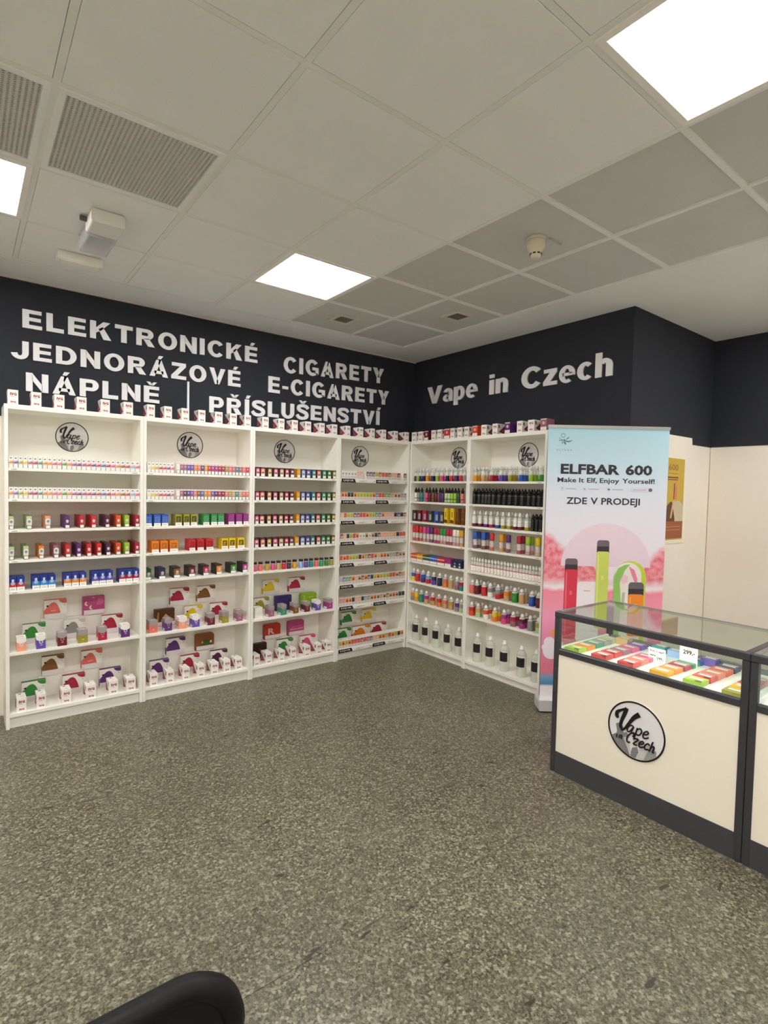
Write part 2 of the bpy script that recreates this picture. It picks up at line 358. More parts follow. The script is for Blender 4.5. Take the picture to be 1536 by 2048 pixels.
# smoke detector
t = thing('smoke_detector', 'round cream smoke detector hanging from a metal ceiling tile', 'detector', (-1.345, -2.5, H + 0.0095))
part('base', MB().lathe([(0.045, -0.016), (0.05, -0.012), (0.05, 0)], mat('D9D2BE', 0.5), 20), t)
part('body', MB().lathe([(0.012, -0.106), (0.022, -0.104), (0.027, -0.092), (0.029, -0.078), (0.047, -0.05), (0.047, -0.018), (0.044, -0.0162)], mat('DDD4BC', 0.45), 20), t)
for z, r, n_ in ((-0.085, 0.0286, 8), (-0.097, 0.0202, 8)):
    for q in range(n_):
        a = 2 * PI * (q + 0.5) / n_; sl = MB(); sl.box(-0.007, 0.007, -0.0022, 0.0008, -0.003, 0.003, M_BLACK)
        o = part('slot', sl, t); o.location = (r * math.cos(a), r * math.sin(a), z); o.rotation_euler = (0, 0, a + PI / 2)
part('mounting_strip', MB().box(0.05, 0.155, -0.055, -0.045, -0.006, 0, mat('BDB7A9', 0.5)), t).rotation_euler = (0, 0, 0.05)

# ------------------------------------------------------------------ wall lettering
ST, BT = 0.27, 0.2            # stem and bar thickness of the heavy capitals, in cap heights
def bar(x0, x1, z0, z1): return [(x0, z0), (x1, z0), (x1, z1), (x0, z1)]
def ring(cx, cz, rx, rz, tx, tz, a0, a1, n=20):
    out = []
    for k in range(n):
        p, q = math.radians(a0 + (a1 - a0) * k / n), math.radians(a0 + (a1 - a0) * (k + 1) / n)
        e = lambda a, i: (cx + (rx - tx * i) * math.cos(a), cz + (rz - tz * i) * math.sin(a))
        out.append([e(p, 0), e(q, 0), e(q, 1), e(p, 1)])
    return out
def swash(pts, wd, sub=6):
    t = MB(); ribbon(t, pts, wd, M_SIGN, 0, 0, sub); return [[(t.v[i][0], t.v[i][2]) for i in f] for f in t.f[::3]]
def acute(cx, z): return [[(cx - .1, z), (cx + .08, z), (cx + .22, z + .2), (cx - .02, z + .2)]]
def caron(cx, z): return [[(cx - .1, z), (cx + .1, z), (cx + .01, z + .1), (cx - .01, z + .1)], [(cx - .1, z), (cx + .02, z + .08), (cx - .1, z + .2), (cx - .27, z + .2)], [(cx - .02, z + .08), (cx + .1, z), (cx + .27, z + .2), (cx + .1, z + .2)]]
def bowl(x, z0, z1, r, tx=ST, tz=BT):
    cz, rz = (z0 + z1) / 2, (z1 - z0) / 2; m_ = x + r * .45
    return [bar(x, m_, z1 - tz, z1), bar(x, m_, z0, z0 + tz)] + ring(m_, cz, r * .55 + .0, rz, tx, tz, -90, 90, 14)
def glyph_shape(ch):
    base = {'É': 'E', 'Á': 'A', 'Ě': 'E', 'Ř': 'R', 'Í': 'I', 'Š': 'S'}.get(ch, ch); s_, b_ = ST, BT; P = []
    if base == 'E': w_ = .8; P = [bar(0, s_, 0, 1), bar(s_, w_, 0, b_), bar(s_, w_ - .05, .41, .6), bar(s_, w_ - .02, 1 - b_, 1)]
    elif base == 'L': w_ = .74; P = [bar(0, s_, 0, 1), bar(s_, w_, 0, .22)]
    elif base == 'K': w_ = .98; P = [bar(0, s_, 0, 1), [(s_, .34), (.5, .5), (.93, 1), (.6, 1), (s_, .64)], [(.39, .56), (.62, 0), (.98, 0), (.58, .72)]]
    elif base == 'T': w_ = .86; P = [bar(0, w_, .78, 1), bar(.43 - s_ / 2, .43 + s_ / 2, 0, .78)]
    elif base == 'R': w_ = .94; P = [bar(0, s_, 0, 1)] + bowl(s_, .4, 1, .6) + [[(.36, .42), (.6, 0), (.94, 0), (.64, .46)]]
    elif base == 'P': w_ = .86; P = [bar(0, s_, 0, 1)] + bowl(s_, .34, 1, .59)
    elif base == 'D': w_ = .92; P = [bar(0, s_, 0, 1), bar(s_, .4, 1 - b_, 1), bar(s_, .4, 0, b_)] + ring(.4, .5, .52, .5, s_, b_, -90, 90)
    elif base == 'O': w_ = 1.0; P = ring(.5, .5, .5, .52, s_, b_, 0, 360, 36)
    elif base == 'N': w_ = .92; P = [bar(0, s_, 0, 1), bar(w_ - s_, w_, 0, 1), [(s_ - .02, 1), (s_ - .02, .62), (w_ - s_ + .02, 0), (w_ - s_ + .02, .38)]]
    elif base == 'I': w_ = s_; P = [bar(0, s_, 0, 1)]
    elif base == 'C': w_ = .94; P = ring(.5, .5, .5, .52, s_, b_, 38, 322, 30)
    elif base == 'G': w_ = .98; P = ring(.5, .5, .5, .52, s_, b_, 40, 300, 30) + [bar(.52, .98, .36, .54), bar(.76, .98, .1, .36), [(.72, .06), (.98, .12), (.8, .2), (.7, .16)]]
    elif base == 'J': w_ = .74; P = [bar(w_ - s_, w_, .36, 1)] + ring(.37, .36, .37, .38, s_, b_, 190, 360, 18)
    elif base == 'A': w_ = 1.0; P = [[(0, 0), (.28, 0), (.58, .9), (.64, 1), (.36, 1)], [(.72, 0), (1, 0), (.64, 1), (.5, 1), (.46, .78)], bar(.26, .74, .16, .34)]
    elif base == 'V': w_ = .98; P = [[(0, 1), (.36, 0), (.52, 0), (.54, .2), (.28, 1)], [(.98, 1), (.7, 1), (.44, .2), (.46, 0), (.62, 0)]]
    elif base == 'Z': w_ = .84; P = [bar(.03, .82, .79, 1), bar(0, .84, 0, .21), [(0, .21), (.34, .21), (.82, .79), (.48, .79)]]
    elif base == 'Y': w_ = .96; P = [bar(.48 - s_ / 2, .48 + s_ / 2, 0, .42), [(0, 1), (.345, .38), (.52, .36), (.52, .6), (.32, 1)], [(.96, 1), (.64, 1), (.44, .6), (.44, .36), (.615, .38)]]
    elif base == 'U': w_ = .9; P = [bar(0, s_, .38, 1), bar(w_ - s_, w_, .38, 1)] + ring(.45, .38, .45, .4, s_, b_, 180, 360, 20)
    elif base == 'S': w_ = .86; P = swash([(.82, .74), (.7, .88), (.43, .925), (.17, .85), (.14, .68), (.3, .57), (.55, .49), (.72, .38), (.7, .18), (.45, .075), (.16, .12), (.02, .29)], [.2, .22, .2, .23, .25, .24, .24, .25, .24, .2, .22, .2])
    elif base == '-': w_ = .4; P = [bar(0, .4, .3, .48)]
    elif base == 'a': w_ = .6; P = [bar(.36, .6, 0, .5)] + ring(.31, .49, .29, .26, .24, .14, 0, 165, 14) + ring(.27, .2, .27, .215, .2, .13, 70, 320, 18) + [bar(.25, .42, .29, .42)]
    elif base == 'p': w_ = .66; P = [bar(0, .24, -.27, .74)] + ring(.34, .37, .32, .39, .23, .17, -135, 140, 24)
    elif base == 'e': w_ = .66; P = ring(.33, .37, .33, .39, .22, .15, 0, 305, 26) + [bar(.14, .66, .3, .43)]
    elif base == 'i': w_ = .25; P = [bar(0, .25, 0, .74), bar(0, .25, .84, 1.02)]
    elif base == 'n': w_ = .64; P = [bar(0, .24, 0, .74), bar(.4, .64, 0, .46)] + ring(.36, .46, .28, .3, .24, .18, 0, 150, 14)
    elif base == 'z': w_ = .6; P = [bar(.02, .58, .57, .74), bar(0, .6, 0, .17), [(0, .17), (.3, .17), (.58, .57), (.28, .57)]]
    elif base == 'c': w_ = .62; P = ring(.33, .37, .33, .39, .23, .16, 45, 315, 24)
    elif base == 'h': w_ = .64; P = [bar(0, .24, 0, 1.02), bar(.4, .64, 0, .46)] + ring(.36, .46, .28, .3, .24, .18, 0, 150, 14)
    if ch in 'ÉÁÍ': P += acute(w_ / 2 + .02, 1.06)
    if ch in 'ĚŘŠ': P += caron(w_ / 2, 1.06)
    return w_, P
def lettering(name, label, words, run):
    t = thing(name, label, 'sign', (0, 0, 0), 0 if run == 'L' else -PI / 2)
    for s, x0, x1, b0, b1, h0, h1 in words:
        gs = [None if ch == ' ' else glyph_shape(ch) for ch in s]; hm = (h0 + h1) / 2; spw = 0.36 if run == 'L' else 0.5
        gap = GAP * hm * (0.55 if run == 'R' else 1.0); k = ((x1 - x0) - gap * (len(s) - 1)) / sum(spw if g is None else g[0] for g in gs); x = x0
        for g in gs:
            if g is None: x += spw * k + gap; continue
            fr_ = (x - x0) / (x1 - x0); hh = h0 + (h1 - h0) * fr_; base = b0 + (b1 - b0) * fr_; mb = MB()
            for poly in g[1]:
                pts = [(x + p[0] * k, base + p[1] * hh) for p in poly]
                if sum(pts[i][0] * pts[(i + 1) % len(pts)][1] - pts[(i + 1) % len(pts)][0] * pts[i][1] for i in range(len(pts))) < 0: pts.reverse()
                mb.prism(pts, -0.0165, -0.0045, M_SIGN)
            part('letter', mb, t); x += g[0] * k + gap
    return t
GAP = 0.2
for s, x0, x1, b0, b1, h0, h1, lab in (
    ('ELEKTRONICKÉ', -3.408, -1.762, 2.556, 2.586, 0.120, 0.128, 'white raised lettering reading ELEKTRONICKÉ, top left line on the dark wall'),
    ('CIGARETY', -1.515, -0.422, 2.548, 2.600, 0.137, 0.145, 'white raised lettering reading CIGARETY, top right line on the dark wall'),
    ('JEDNORÁZOVÉ', -3.472, -1.908, 2.350, 2.366, 0.116, 0.128, 'white raised lettering reading JEDNORÁZOVÉ, middle left line'),
    ('E-CIGARETY', -1.658, -0.352, 2.358, 2.396, 0.136, 0.136, 'white raised lettering reading E-CIGARETY, middle right line'),
    ('NÁPLNĚ', -3.390, -2.548, 2.146, 2.160, 0.121, 0.122, 'white raised lettering reading NÁPLNĚ, bottom left line above the bookcases'),
    ('PŘÍSLUŠENSTVÍ', -2.167, -0.463, 2.133, 2.186, 0.128, 0.136, 'white raised lettering reading PŘÍSLUŠENSTVÍ, bottom right line above the bookcases')):
    lettering('wall_lettering', lab, [(s, x0, x1, b0, b1, h0, h1)], 'L')
tag(part('divider_bar', MB().box(-2.341, -2.326, -0.0165, -0.0045, 2.12, 2.352, M_SIGN), None), 'thin white upright bar between the two bottom words on the dark wall', 'sign')
lettering('wall_lettering', 'pale raised shop name lettering alone on the right-hand dark wall', [('Vape in Czech', 0.213, 2.19, 2.415, 2.408, 0.168, 0.176)], 'R')

# ------------------------------------------------------------------ round mirror logo (unit radius, scaled)
def logo_meshes():
    M_MIR = mat('E9E8EA', 0.12, 0.0, 0, 1, 0.6); dk = mat('828286', 0.3); md = mat('9C9D9C', 0.3); lt = mat('C9CBC8', 0.25)
    disc = MB().prism(arc(0, 0, 1.0, 0, 354, 59), -0.03, 0.0, M_MIR)
    rim = MB()
    for k in range(60):
        a, b = 2 * PI * k / 60, 2 * PI * (k + 1) / 60
        q = [(math.cos(x) * r, math.sin(x) * r) for x, r in ((a, 1.0), (b, 1.0), (b, 0.945), (a, 0.945))]
        rim.prism([q[0], q[1], q[2], q[3]], -0.045, -0.0305, M_BLACK)
    sil = MB()
    fig = arc(-0.58, -0.06, 0.15, 150, -10, 8) + [(-0.43, -0.2), (-0.3, -0.14), (-0.22, -0.3), (-0.32, -0.42), (-0.42, -0.38), (-0.3, -0.62), (-0.16, -0.9)] + [(-0.25, -0.93), (-0.45, -0.84), (-0.62, -0.72), (-0.76, -0.56), (-0.84, -0.42), (-0.68, -0.3), (-0.66, -0.22)]
    sil.decp(list(reversed(fig)), dk, -0.034)
    sil.decp([(-0.16, -0.92), (0.02, -0.935), (0.12, -0.7), (0.08, -0.52), (-0.1, -0.6), (-0.14, -0.78)], dk, -0.0345)
    sil.decp([(0.02, -0.935), (0.3, -0.89), (0.5, -0.8), (0.66, -0.68), (0.66, -0.42), (0.5, -0.3), (0.3, -0.42), (0.1, -0.6)], lt, -0.034)
    sil.decp([(0.3, -0.89), (0.5, -0.8), (0.62, -0.72), (0.72, -0.6), (0.72, -0.45), (0.6, -0.36), (0.48, -0.42), (0.4, -0.62)], md, -0.0345)
    sil.decp([(-0.42, -0.36), (-0.3, -0.3), (-0.22, -0.44), (-0.12, -0.86), (-0.26, -0.7)], lt, -0.0348)
    sil.decp([(-0.1, -0.3), (0.1, -0.2), (0.3, -0.34), (0.2, -0.48), (0.0, -0.44)], mat('B4B5AE', 0.3), -0.0342)
    let = MB(); K = M_BLACK; y = (-0.075, -0.045)
    ribbon(let, [(-0.63, 0.25), (-0.68, 0.33), (-0.66, 0.46), (-0.52, 0.57), (-0.33, 0.68)], [0.08, 0.13, 0.12, 0.08, 0.07], K, *y)
    ribbon(let, [(-0.33, 0.7), (-0.4, 0.48), (-0.5, 0.2), (-0.53, 0.0), (-0.47, -0.13)], [0.13, 0.13, 0.11, 0.1, 0.06], K, *y)
    ribbon(let, [(-0.5, -0.13), (-0.38, -0.04), (-0.22, 0.22), (-0.06, 0.46), (0.12, 0.62)], [0.06, 0.08, 0.1, 0.14, 0.18], K, *y)
    W1 = 0.047
    def glyph(strokes, ox, oz, k, wd):
        for s in strokes: ribbon(let, [(ox + (x + 0.25 * z) * k, oz + z * k) for x, z in s], wd, K, *y, sub=3)
    A = [[(0.75, 0.85), (0.4, 1.0), (0.05, 0.55), (0.15, 0.05), (0.45, 0.1), (0.75, 0.85)], [(0.78, 0.95), (0.68, 0.2), (0.85, 0.0), (1.05, 0.2)]]
    Pg = [[(0.1, 1.0), (0.08, 0.2), (0.05, -0.7)], [(0.1, 0.7), (0.45, 1.0), (0.75, 0.6), (0.5, 0.05), (0.12, 0.15)]]
    Eg = [[(0.05, 0.45), (0.45, 0.55), (0.65, 0.8), (0.4, 1.0), (0.08, 0.6), (0.2, 0.05), (0.55, 0.05), (0.85, 0.3)]]
    Cg = [[(0.7, 0.8), (0.4, 1.0), (0.08, 0.55), (0.25, 0.05), (0.75, 0.2)]]
    CC = [[(0.75, 1.05), (0.85, 1.5), (0.45, 1.55), (0.02, 0.8), (0.2, 0.0), (0.65, 0.1)]]
    Zg = [[(0.05, 0.95), (0.65, 0.95), (0.1, 0.1), (0.75, 0.05)]]
    Hg = [[(0.2, 1.6), (0.08, 0.0)], [(0.1, 0.5), (0.45, 0.95), (0.6, 0.6), (0.55, 0.05), (0.8, 0.1)]]
    Ig = [[(0.1, 0.9), (0.08, 0.1), (0.35, 0.1)]]
    Ng = [[(0.1, 0.95), (0.06, 0.0)], [(0.1, 0.5), (0.45, 0.95), (0.6, 0.6), (0.55, 0.05), (0.8, 0.15)]]
    for g, ox, oz in ((A, -0.32, -0.1), (Pg, -0.02, -0.11), (Eg, 0.22, -0.12)): glyph(g, ox, oz, 0.26, W1)
    for g, ox in ((Ig, -0.68), (Ng, -0.58)): glyph(g, ox, -0.44, 0.14, 0.035)
    for g, ox, oz in ((CC, -0.32, -0.46), (Zg, -0.09, -0.47), (Eg, 0.1, -0.48), (Cg, 0.29, -0.49), (Hg, 0.47, -0.5)): glyph(g, ox, oz, 0.23, W1)
    return [(n, m.mesh(n)) for n, m in (('disc', disc), ('rim', rim), ('silhouette_print', sil), ('script_lettering', let))]
LOGO = logo_meshes()
def logo(label, loc, rotz, r, group=None):
    t = thing('round_sign', label, 'sign', loc, rotz, group); t.scale = (r, 0.1, r)
    for n, me in LOGO: link(n, me, t)
    return t

# ------------------------------------------------------------------ bookcases
UNITS = dict(A=('L', -3.523, -2.7255), B=('L', -2.7245, -1.9130), C=('L', -1.912, -1.1015), D=('L', -1.1005, -0.2815), E=('R', 0.2815, 1.0545), F=('R', 1.0555, 1.8475))
CASE = dict(A='leftmost bookcase', B='second bookcase', C='third bookcase', D='black-tagged bookcase', E='bookcase right of corner', F='bookcase beside banner')
LEV7 = [1.632, 1.441, 1.25, 1.06, 0.866, 0.48, 0.095]
LEVELS = dict(A=LEV7, B=LEV7, C=LEV7, D=[1.637, 1.445, 1.26, 1.072, 0.877, 0.682, 0.488, 0.1], E=[1.635, 1.441, 1.25, 1.06, 0.864, 0.668, 0.474, 0.078], F=[1.635, 1.441, 1.25, 1.06, 0.864, 0.668, 0.474, 0.078])
ORD = 'first second third fourth fifth sixth seventh eighth ninth tenth eleventh twelfth thirteenth fourteenth fifteenth sixteenth seventeenth eighteenth nineteenth twentieth twenty-first twenty-second twenty-third twenty-fourth twenty-fifth twenty-sixth twenty-seventh twenty-eighth twenty-ninth thirtieth'.split()
def shelf_name(u, z):
    if z > 1.9: return 'top'
    L = LEVELS[u]; k = min(range(len(L)), key=lambda i: abs(L[i] - z))
    return 'topmost shelf' if k == 0 else 'bottom shelf' if k == len(L) - 1 else ORD[k] + ' shelf'
ZT = 2.02; DEP = 0.28; TH = 0.018
def W(run, s, t, z): return (s, -t, z) if run == 'L' else (-t, -s, z)
LABS = dict(A='leftmost white bookcase, fully in view, two rows of slim white cartons', B='white bookcase second from left with blue, green and yellow cartons', C='white bookcase third from left with five rows of pot cartons',
            D='white bookcase in the corner with black and white shelf tags', E='white bookcase at corner end of right wall with bottles', F='white bookcase on right wall partly behind the tall banner')
for u, (run, a, b) in UNITS.items():
    wd = b - a; t = thing('bookcase', LABS[u], 'bookcase', W(run, a, 0, 0), 0 if run == 'L' else -PI / 2, 'white display bookcases')
    y0, y1 = -DEP, -0.0045
    part('side_panel', MB().box(0, 0.020, y0, y1, 0, ZT, M_WHITE), t, 0.0012)
    part('side_panel', MB().box(wd - 0.020, wd, y0, y1, 0, ZT, M_WHITE), t, 0.0012)
    part('top_panel', MB().box(0.0202, wd - 0.0202, y0, y1, ZT - 0.03, ZT, M_WHITE), t, 0.0012)
    part('back_panel', MB().box(0.0202, wd - 0.0202, y1 - 0.006, y1, 0.02, ZT - 0.0302, M_WHITE), t)
    for z in LEVELS[u]: part('shelf', MB().box(0.0202, wd - 0.0202, y0 + 0.001, y1 - 0.0062, z - TH - (0.004 if z < 0.2 else 0), z, M_WHITE), t, 0.001)
    zl = LEVELS[u][-1] - 0.0225
    part('plinth', MB().box(0.0202, wd - 0.0202, y0 + 0.022, y0 + 0.038, 0.0, zl, M_WHITE), t, 0.001)
    grey = mat('8A8880', 0.6)
    if u == 'D':
        for z in LEVELS[u]:
            for q in range(2):
                x0 = 0.028 + q * (wd - 0.056) / 2; x1 = x0 + (wd - 0.056) / 2 - 0.002; zc = z - 0.030
                lb = MB().box(x0, x1, y0 - 0.0022, y0 + 0.0005, zc, zc + 0.030, mat('F5F3EE', 0.4))
                for r_ in range(2): lb.dec(x0 + 0.19, x0 + 0.25 + 0.03 * r_, zc + 0.008 + 0.007 * r_, zc + 0.0105 + 0.007 * r_, grey, y0 - 0.0026)
                lb.dec(x1 - 0.028, x1 - 0.008, zc + 0.011, zc + 0.017, grey, y0 - 0.0026)
                lo = part('shelf_tag', lb, t)
                bt = MB().prism([(x0, zc - 0.001), (x0 + 0.155, zc - 0.001), (x0 + 0.14, zc + 0.031), (x0, zc + 0.031)], y0 - 0.004, y0 - 0.0023, M_BLACK)
                text_into(bt, 'LIQUA', x0 + 0.018, x0 + 0.128, zc + 0.0065, zc + 0.024, mat('F2F2F2', 0.4), y0 - 0.0044, 0.02, 0, 1)
                part('black_name_tag', bt, lo, label='black tag with white lettering')
    else:
        for z in LEVELS[u][:5]:
            for x in ((0.032, 0.07), (wd - 0.075, wd - 0.034)):
                lb = MB().box(x[0], x[1], y0 - 0.0006, y0 + 0.0012, z - 0.0145, z - 0.003, mat('F7F5F0', 0.4))
                lb.dec(x[0] + 0.004, x[1] - 0.006, z - 0.0105, z - 0.007, grey, y0 - 0.0009); part('price_label', lb, t)
LG = 'round mirror logo signs in the bookcases'
for u, s in (('A', -3.124), ('B', -2.316), ('C', -1.497), ('D', -0.687), ('E', 0.676), ('F', 1.475)):
    run = UNITS[u][0]
    logo('round mirror logo sign with black script on back of ' + CASE[u], W(run, s, 0.0111, 1.862), 0 if run == 'L' else -PI / 2, 0.101, LG)

# ------------------------------------------------------------------ products: one mesh set per kind, size and colour
CACHE = {}
BLK = mat('1C1C1E', 0.5); LBL = mat('EFEDE8', 0.5); RED = mat('A3213F', 0.5); GRY = mat('77757A', 0.5)
def build(kind, wd, col):
    """returns (category, object name, description, depth, [(part name, mesh)]) - first entry is the body"""
    key = (kind, round(wd, 3), col)
    if key in CACHE: return CACHE[key]
    w2 = wd / 2 - 0.0006; m = MB(); parts = []; cat = 'box'; name = 'carton'
    if kind == 'slim':
        h, d = 0.072, 0.1; c = pc(col, .42, .28); m.box(-w2, w2, 0, d, 0, h, PW)
        m.dec(-w2 + .0006, w2 - .0006, 0.001, 0.0235, mat('8C8A8A', .5)); m.dec(-w2 + .0018, w2 - .0018, 0.0018, 0.0225, LBL, -0.0009)
        m.decp([(-w2, 0.026), (w2, 0.026), (w2, 0.043), (-w2, 0.034)], c); m.decp([(-w2, 0.037), (w2, 0.046), (w2, 0.0475), (-w2, 0.040)], c)
        m.decp([(x * w2 * .55, 0.0585 + z * .0045) for x, z in ((-1, 0), (-.3, -.8), (.5, -.6), (1, .4), (.2, .9), (-.6, .8))], GRY)
        name = 'slim_carton'; desc = 'slim white carton with %s band' % cname(col)
    elif kind == 'flavour':
        h, d = 0.077, 0.1; c = pc(col, .42, .2); m.box(-w2, w2, 0, d, 0, h, PW if col == 'white' else c, top=PW)
        m.dec(-w2, w2, 0.066, h, mat('E6DCD6', 0.3)); m.dec(-w2, w2, 0, 0.027, BLK); m.dec(-w2 + .002, w2 - .002, 0.002, 0.025, LBL, -0.0009)
        m.decp(arc(0, 0.05, 0.0062, 0, 330, 10), mat('E9DFE6', 0.4)); m.decp(arc(0, 0.05, 0.0036, 0, 330, 10), c, -0.0008)
        name = 'flavour_carton'; desc = 'small %s carton with white base label' % cname(col)
    elif kind == 'deep':
        h, d = 0.081, 0.22; c = pc(col); two = col in ('pale_green', 'peach', 'mauve') or (col == 'orange')
        m.box(-w2, w2, 0, d, 0, h, c, top=c)
        if two: m.decp([(-w2, 0.03), (w2, 0.024), (w2, 0.06), (0, 0.068), (-w2, 0.058)], mat('E4E2DA', 0.45))
        m.decp(arc(0, 0.048, 0.0085, 0, 330, 8), mat('D8C8C8', 0.4) if not two else mat('8A9098', 0.4), -0.0008); m.dec(-0.006, 0.006, 0.036, 0.040, mat('D8C8C8', 0.4), -0.0008)
        m.dec(-w2, w2, 0, 0.023, BLK); m.dec(-w2 + .003, w2 - .002, 0.003, 0.021, LBL, -0.0009)
        name = 'deep_carton'; desc = '%s carton with white base label' % cname(col)
    elif kind == 'tray':
        a, b = col.split('+'); h, d = 0.086, 0.1; m.box(-w2, w2, 0, d, 0, h, mat('24368C', 0.4), top=mat('2E3F9C', 0.4))
        m.dec(-w2, w2, 0.024, 0.05, pc(b)); m.decp(arc(0, 0.046, 0.011, 0, 330, 10) , mat('A8C0E4', 0.35), -0.0008); m.dec(-0.006, 0.006, 0.056, 0.072, mat('D6DFF0', 0.35), -0.0009)
        m.dec(-w2, w2, 0, 0.024, LBL); m.dec(-w2 + .008, w2 - .008, 0.008, 0.012, mat('B6B4B4', 0.5), -0.0009)
        name = 'tray_carton'; desc = 'blue and %s carton with bottle picture' % cname(b)
    elif kind == 'panel':
        h, d = 0.083, 0.11; c = pc(col); m.box(-w2, w2, 0, d, 0, h, c, top=c); dk = mat({'blue': '5F7FC8', 'olive': '3A4030', 'green': '5E9C84', 'magenta': '8A4A90', 'orange': 'B4601C', 'red': '9C1C20', 'yellow': '4A4A14'}[col], 0.4)
        m.dec(-w2 * .72, w2 * .72, 0.028, 0.068, dk); m.dec(-w2 * .45, w2 * .3, 0.044, 0.049, c, -0.0009); m.dec(-w2 * .4, w2 * .4, 0.054, 0.058, c, -0.0009); m.dec(-w2 * .45, w2 * .2, 0.034, 0.038, c, -0.0009)
        m.dec(-w2, w2, 0, 0.023, LBL); m.dec(-w2 * .7, w2 * .6, 0.008, 0.012, mat('BDBBB8', 0.5), -0.0009)
        name = 'panel_carton'; desc = '%s carton with inset panel' % cname(col)
    elif kind == 'fade':
        h, d = 0.078, 0.12; c = pc(col); dk = mat('2C2428' if col not in ('navy', 'dark_green') else PAL[col], 0.4); m.box(-w2, w2, 0, d, 0, h, c, top=dk, left=dk)
        m.decp([(-w2, 0.066), (w2, 0.07), (w2, h), (-w2, h)], dk); m.decp(arc(0.002, 0.044, 0.011, 0, 330, 9), mat('D9B8A8', 0.4)); m.dec(-w2 * .5, w2 * .6, 0.027, 0.031, mat('D8D0C8', 0.4))
        m.dec(-w2, w2, 0, 0.022, BLK); m.dec(-w2 + .002, w2 - .002, 0.002, 0.0205, LBL, -0.0009)
        name = 'fade_carton'; desc = 'dark-topped %s carton with round print' % cname(col)
    elif kind == 'cube':
        a, b = col.split('/'); h, d = 0.088, 0.075; c = pc(a); lid = PW if b == 'white' else mat('A49A9C', 0.25)
        m.box(-w2, w2, 0, d, 0, h * 0.68, c); m.box(-w2, w2, 0.0003, d, h * 0.68, h, lid)
        m.decp([(-w2, h * .68), (-w2 * .5, h * .6), (0, h * .56), (w2 * .5, h * .6), (w2, h * .68)], lid)
        rg = MB()
        for k in range(16):
            p, q = 2 * PI * k / 16, 2 * PI * (k + 1) / 16
            rg.decp([(math.cos(x) * r * 0.011, h * .5 + math.sin(x) * r * 0.011) for x, r in ((p, 1), (q, 1), (q, .6), (p, .6))], mat('F0DCE0', 0.4) if b == 'white' else mat('B08A90', 0.4), -0.0010)
        rg.dec(-0.006, 0.008, h * .26, h * .3, mat('E9D8D8', 0.4), -0.0010)
        parts.append(('ring_print', rg.mesh('ring_print')))
        m.poly([(-w2 - .0005, 0.06, 0.002), (-w2 - .0005, 0.008, 0.002), (-w2 - .0005, 0.008, 0.018), (-w2 - .0005, 0.06, 0.018)], LBL)
        m.box(-w2 * .5, w2 * .5, 0.02, 0.03, h, h + 0.0008, mat('B9B2A8', 0.4))
        name = 'cube_carton'; desc = '%s cube carton with %s top' % (cname(a), cname(b))
    elif kind == 'ivg':
        h, d = 0.088, 0.1; c = PW if col == 'x' else pc(col); m.box(-w2, w2, 0, d, 0, h, c)
        if col == 'x':
            for sx in (-1, 1):
                tri = [(0.02, 0.022), (d - .002, 0.004), (d - .002, h * .86)]
                pts = [(sx * (w2 + .0005), y, z) for y, z in tri]; m.poly(pts if sx > 0 else pts[::-1], RED)
                pts = [(sx * (w2 + .0008), y, z) for y, z in ((0.045, 0.028), (d - .008, 0.016), (d - .008, h * .62))]; m.poly(pts if sx > 0 else pts[::-1], mat('A86A78', 0.5))
                pts = [(sx * (w2 + .0005), y, z) for y, z in ((0.012, 0.055), (0.03, 0.05), (0.03, 0.075), (0.012, 0.078))]; m.poly(pts if sx > 0 else pts[::-1], mat('6C6866', 0.5))
            m.box(-0.01, 0.002, 0.07, 0.082, h, h + 0.0006, mat('4A4A48', 0.5)); m.box(-0.006, 0.012, 0.025, 0.032, h, h + 0.0006, mat('C9B9B9', 0.5))
            lg = MB(); lg2 = MB(); text_into(lg, 'IVG', -w2 * .55, w2 * .7, 0.053, 0.071, RED, -0.0007, 0.05, 0, 1); text_into(lg2, 'IVG', -w2 * .45, w2 * .55, 0.008, 0.020, RED, -0.0007, 0.05, 0, 1)
            lg.dec(-w2 * .45, w2 * .25, 0.046, 0.0485, mat('C08A98', 0.5), -0.0007); parts.append(('monogram', lg.mesh('monogram'))); parts.append(('monogram', lg2.mesh('monogram')))
            desc = 'white carton with red monogram'
        else:
            m.dec(-w2, w2, 0.002, 0.026, LBL); m.decp(arc(0, 0.055, 0.012, 0, 330, 10), mat('E2B8B8', 0.4)); m.dec(-w2, w2, h * .88, h, mat('C8B8B8', 0.3))
            desc = '%s carton among white ones' % cname(col)
        name = 'monogram_carton'
    elif kind == 'jarbox':
        h, d = 0.074, 0.085; c = pc(col, .42, .2); dk = mat('50302F' if col not in ('amber', 'light_blue', 'teal', 'sea_green', 'green', 'olive', 'violet') else {'amber': 'DC961C', 'light_blue': '3A4870', 'violet': '45427C', 'teal': '2A6874', 'sea_green': '2C6450', 'green': '3C5C30', 'olive': '504E30'}[col], 0.45)
        m.box(-w2, w2, 0, d, 0, h, dk, front=c); m.decp([(-w2, 0.06), (0, 0.066), (w2, 0.06), (w2, h), (-w2, h)], dk)
        m.decp(arc(0, 0.047, 0.010, 0, 330, 10), mat('F0D4CC', 0.4) if col not in ('amber',) else mat('E8B050', 0.4)); m.dec(-w2 * .4, w2 * .5, 0.029, 0.034, dk, -0.0008)
        m.dec(-w2, w2, 0, 0.025, BLK); m.dec(-w2 + .0018, w2 - .0018, 0.002, 0.0235, LBL, -0.0009)
        name = 'pot_carton'; desc = '%s pot carton with dark top' % cname(col)
    elif kind == 'jar':
        c = pc(col); r = min(w2, 0.0185); dk = mat('2A2426', 0.3); name = 'jar'; cat = 'jar'
        m.lathe([(r * .96, 0), (r, 0.004), (r, 0.052), (r * .9, 0.056)], [c, c, mat('D9C8C0', 0.3)], 14, 0, r)
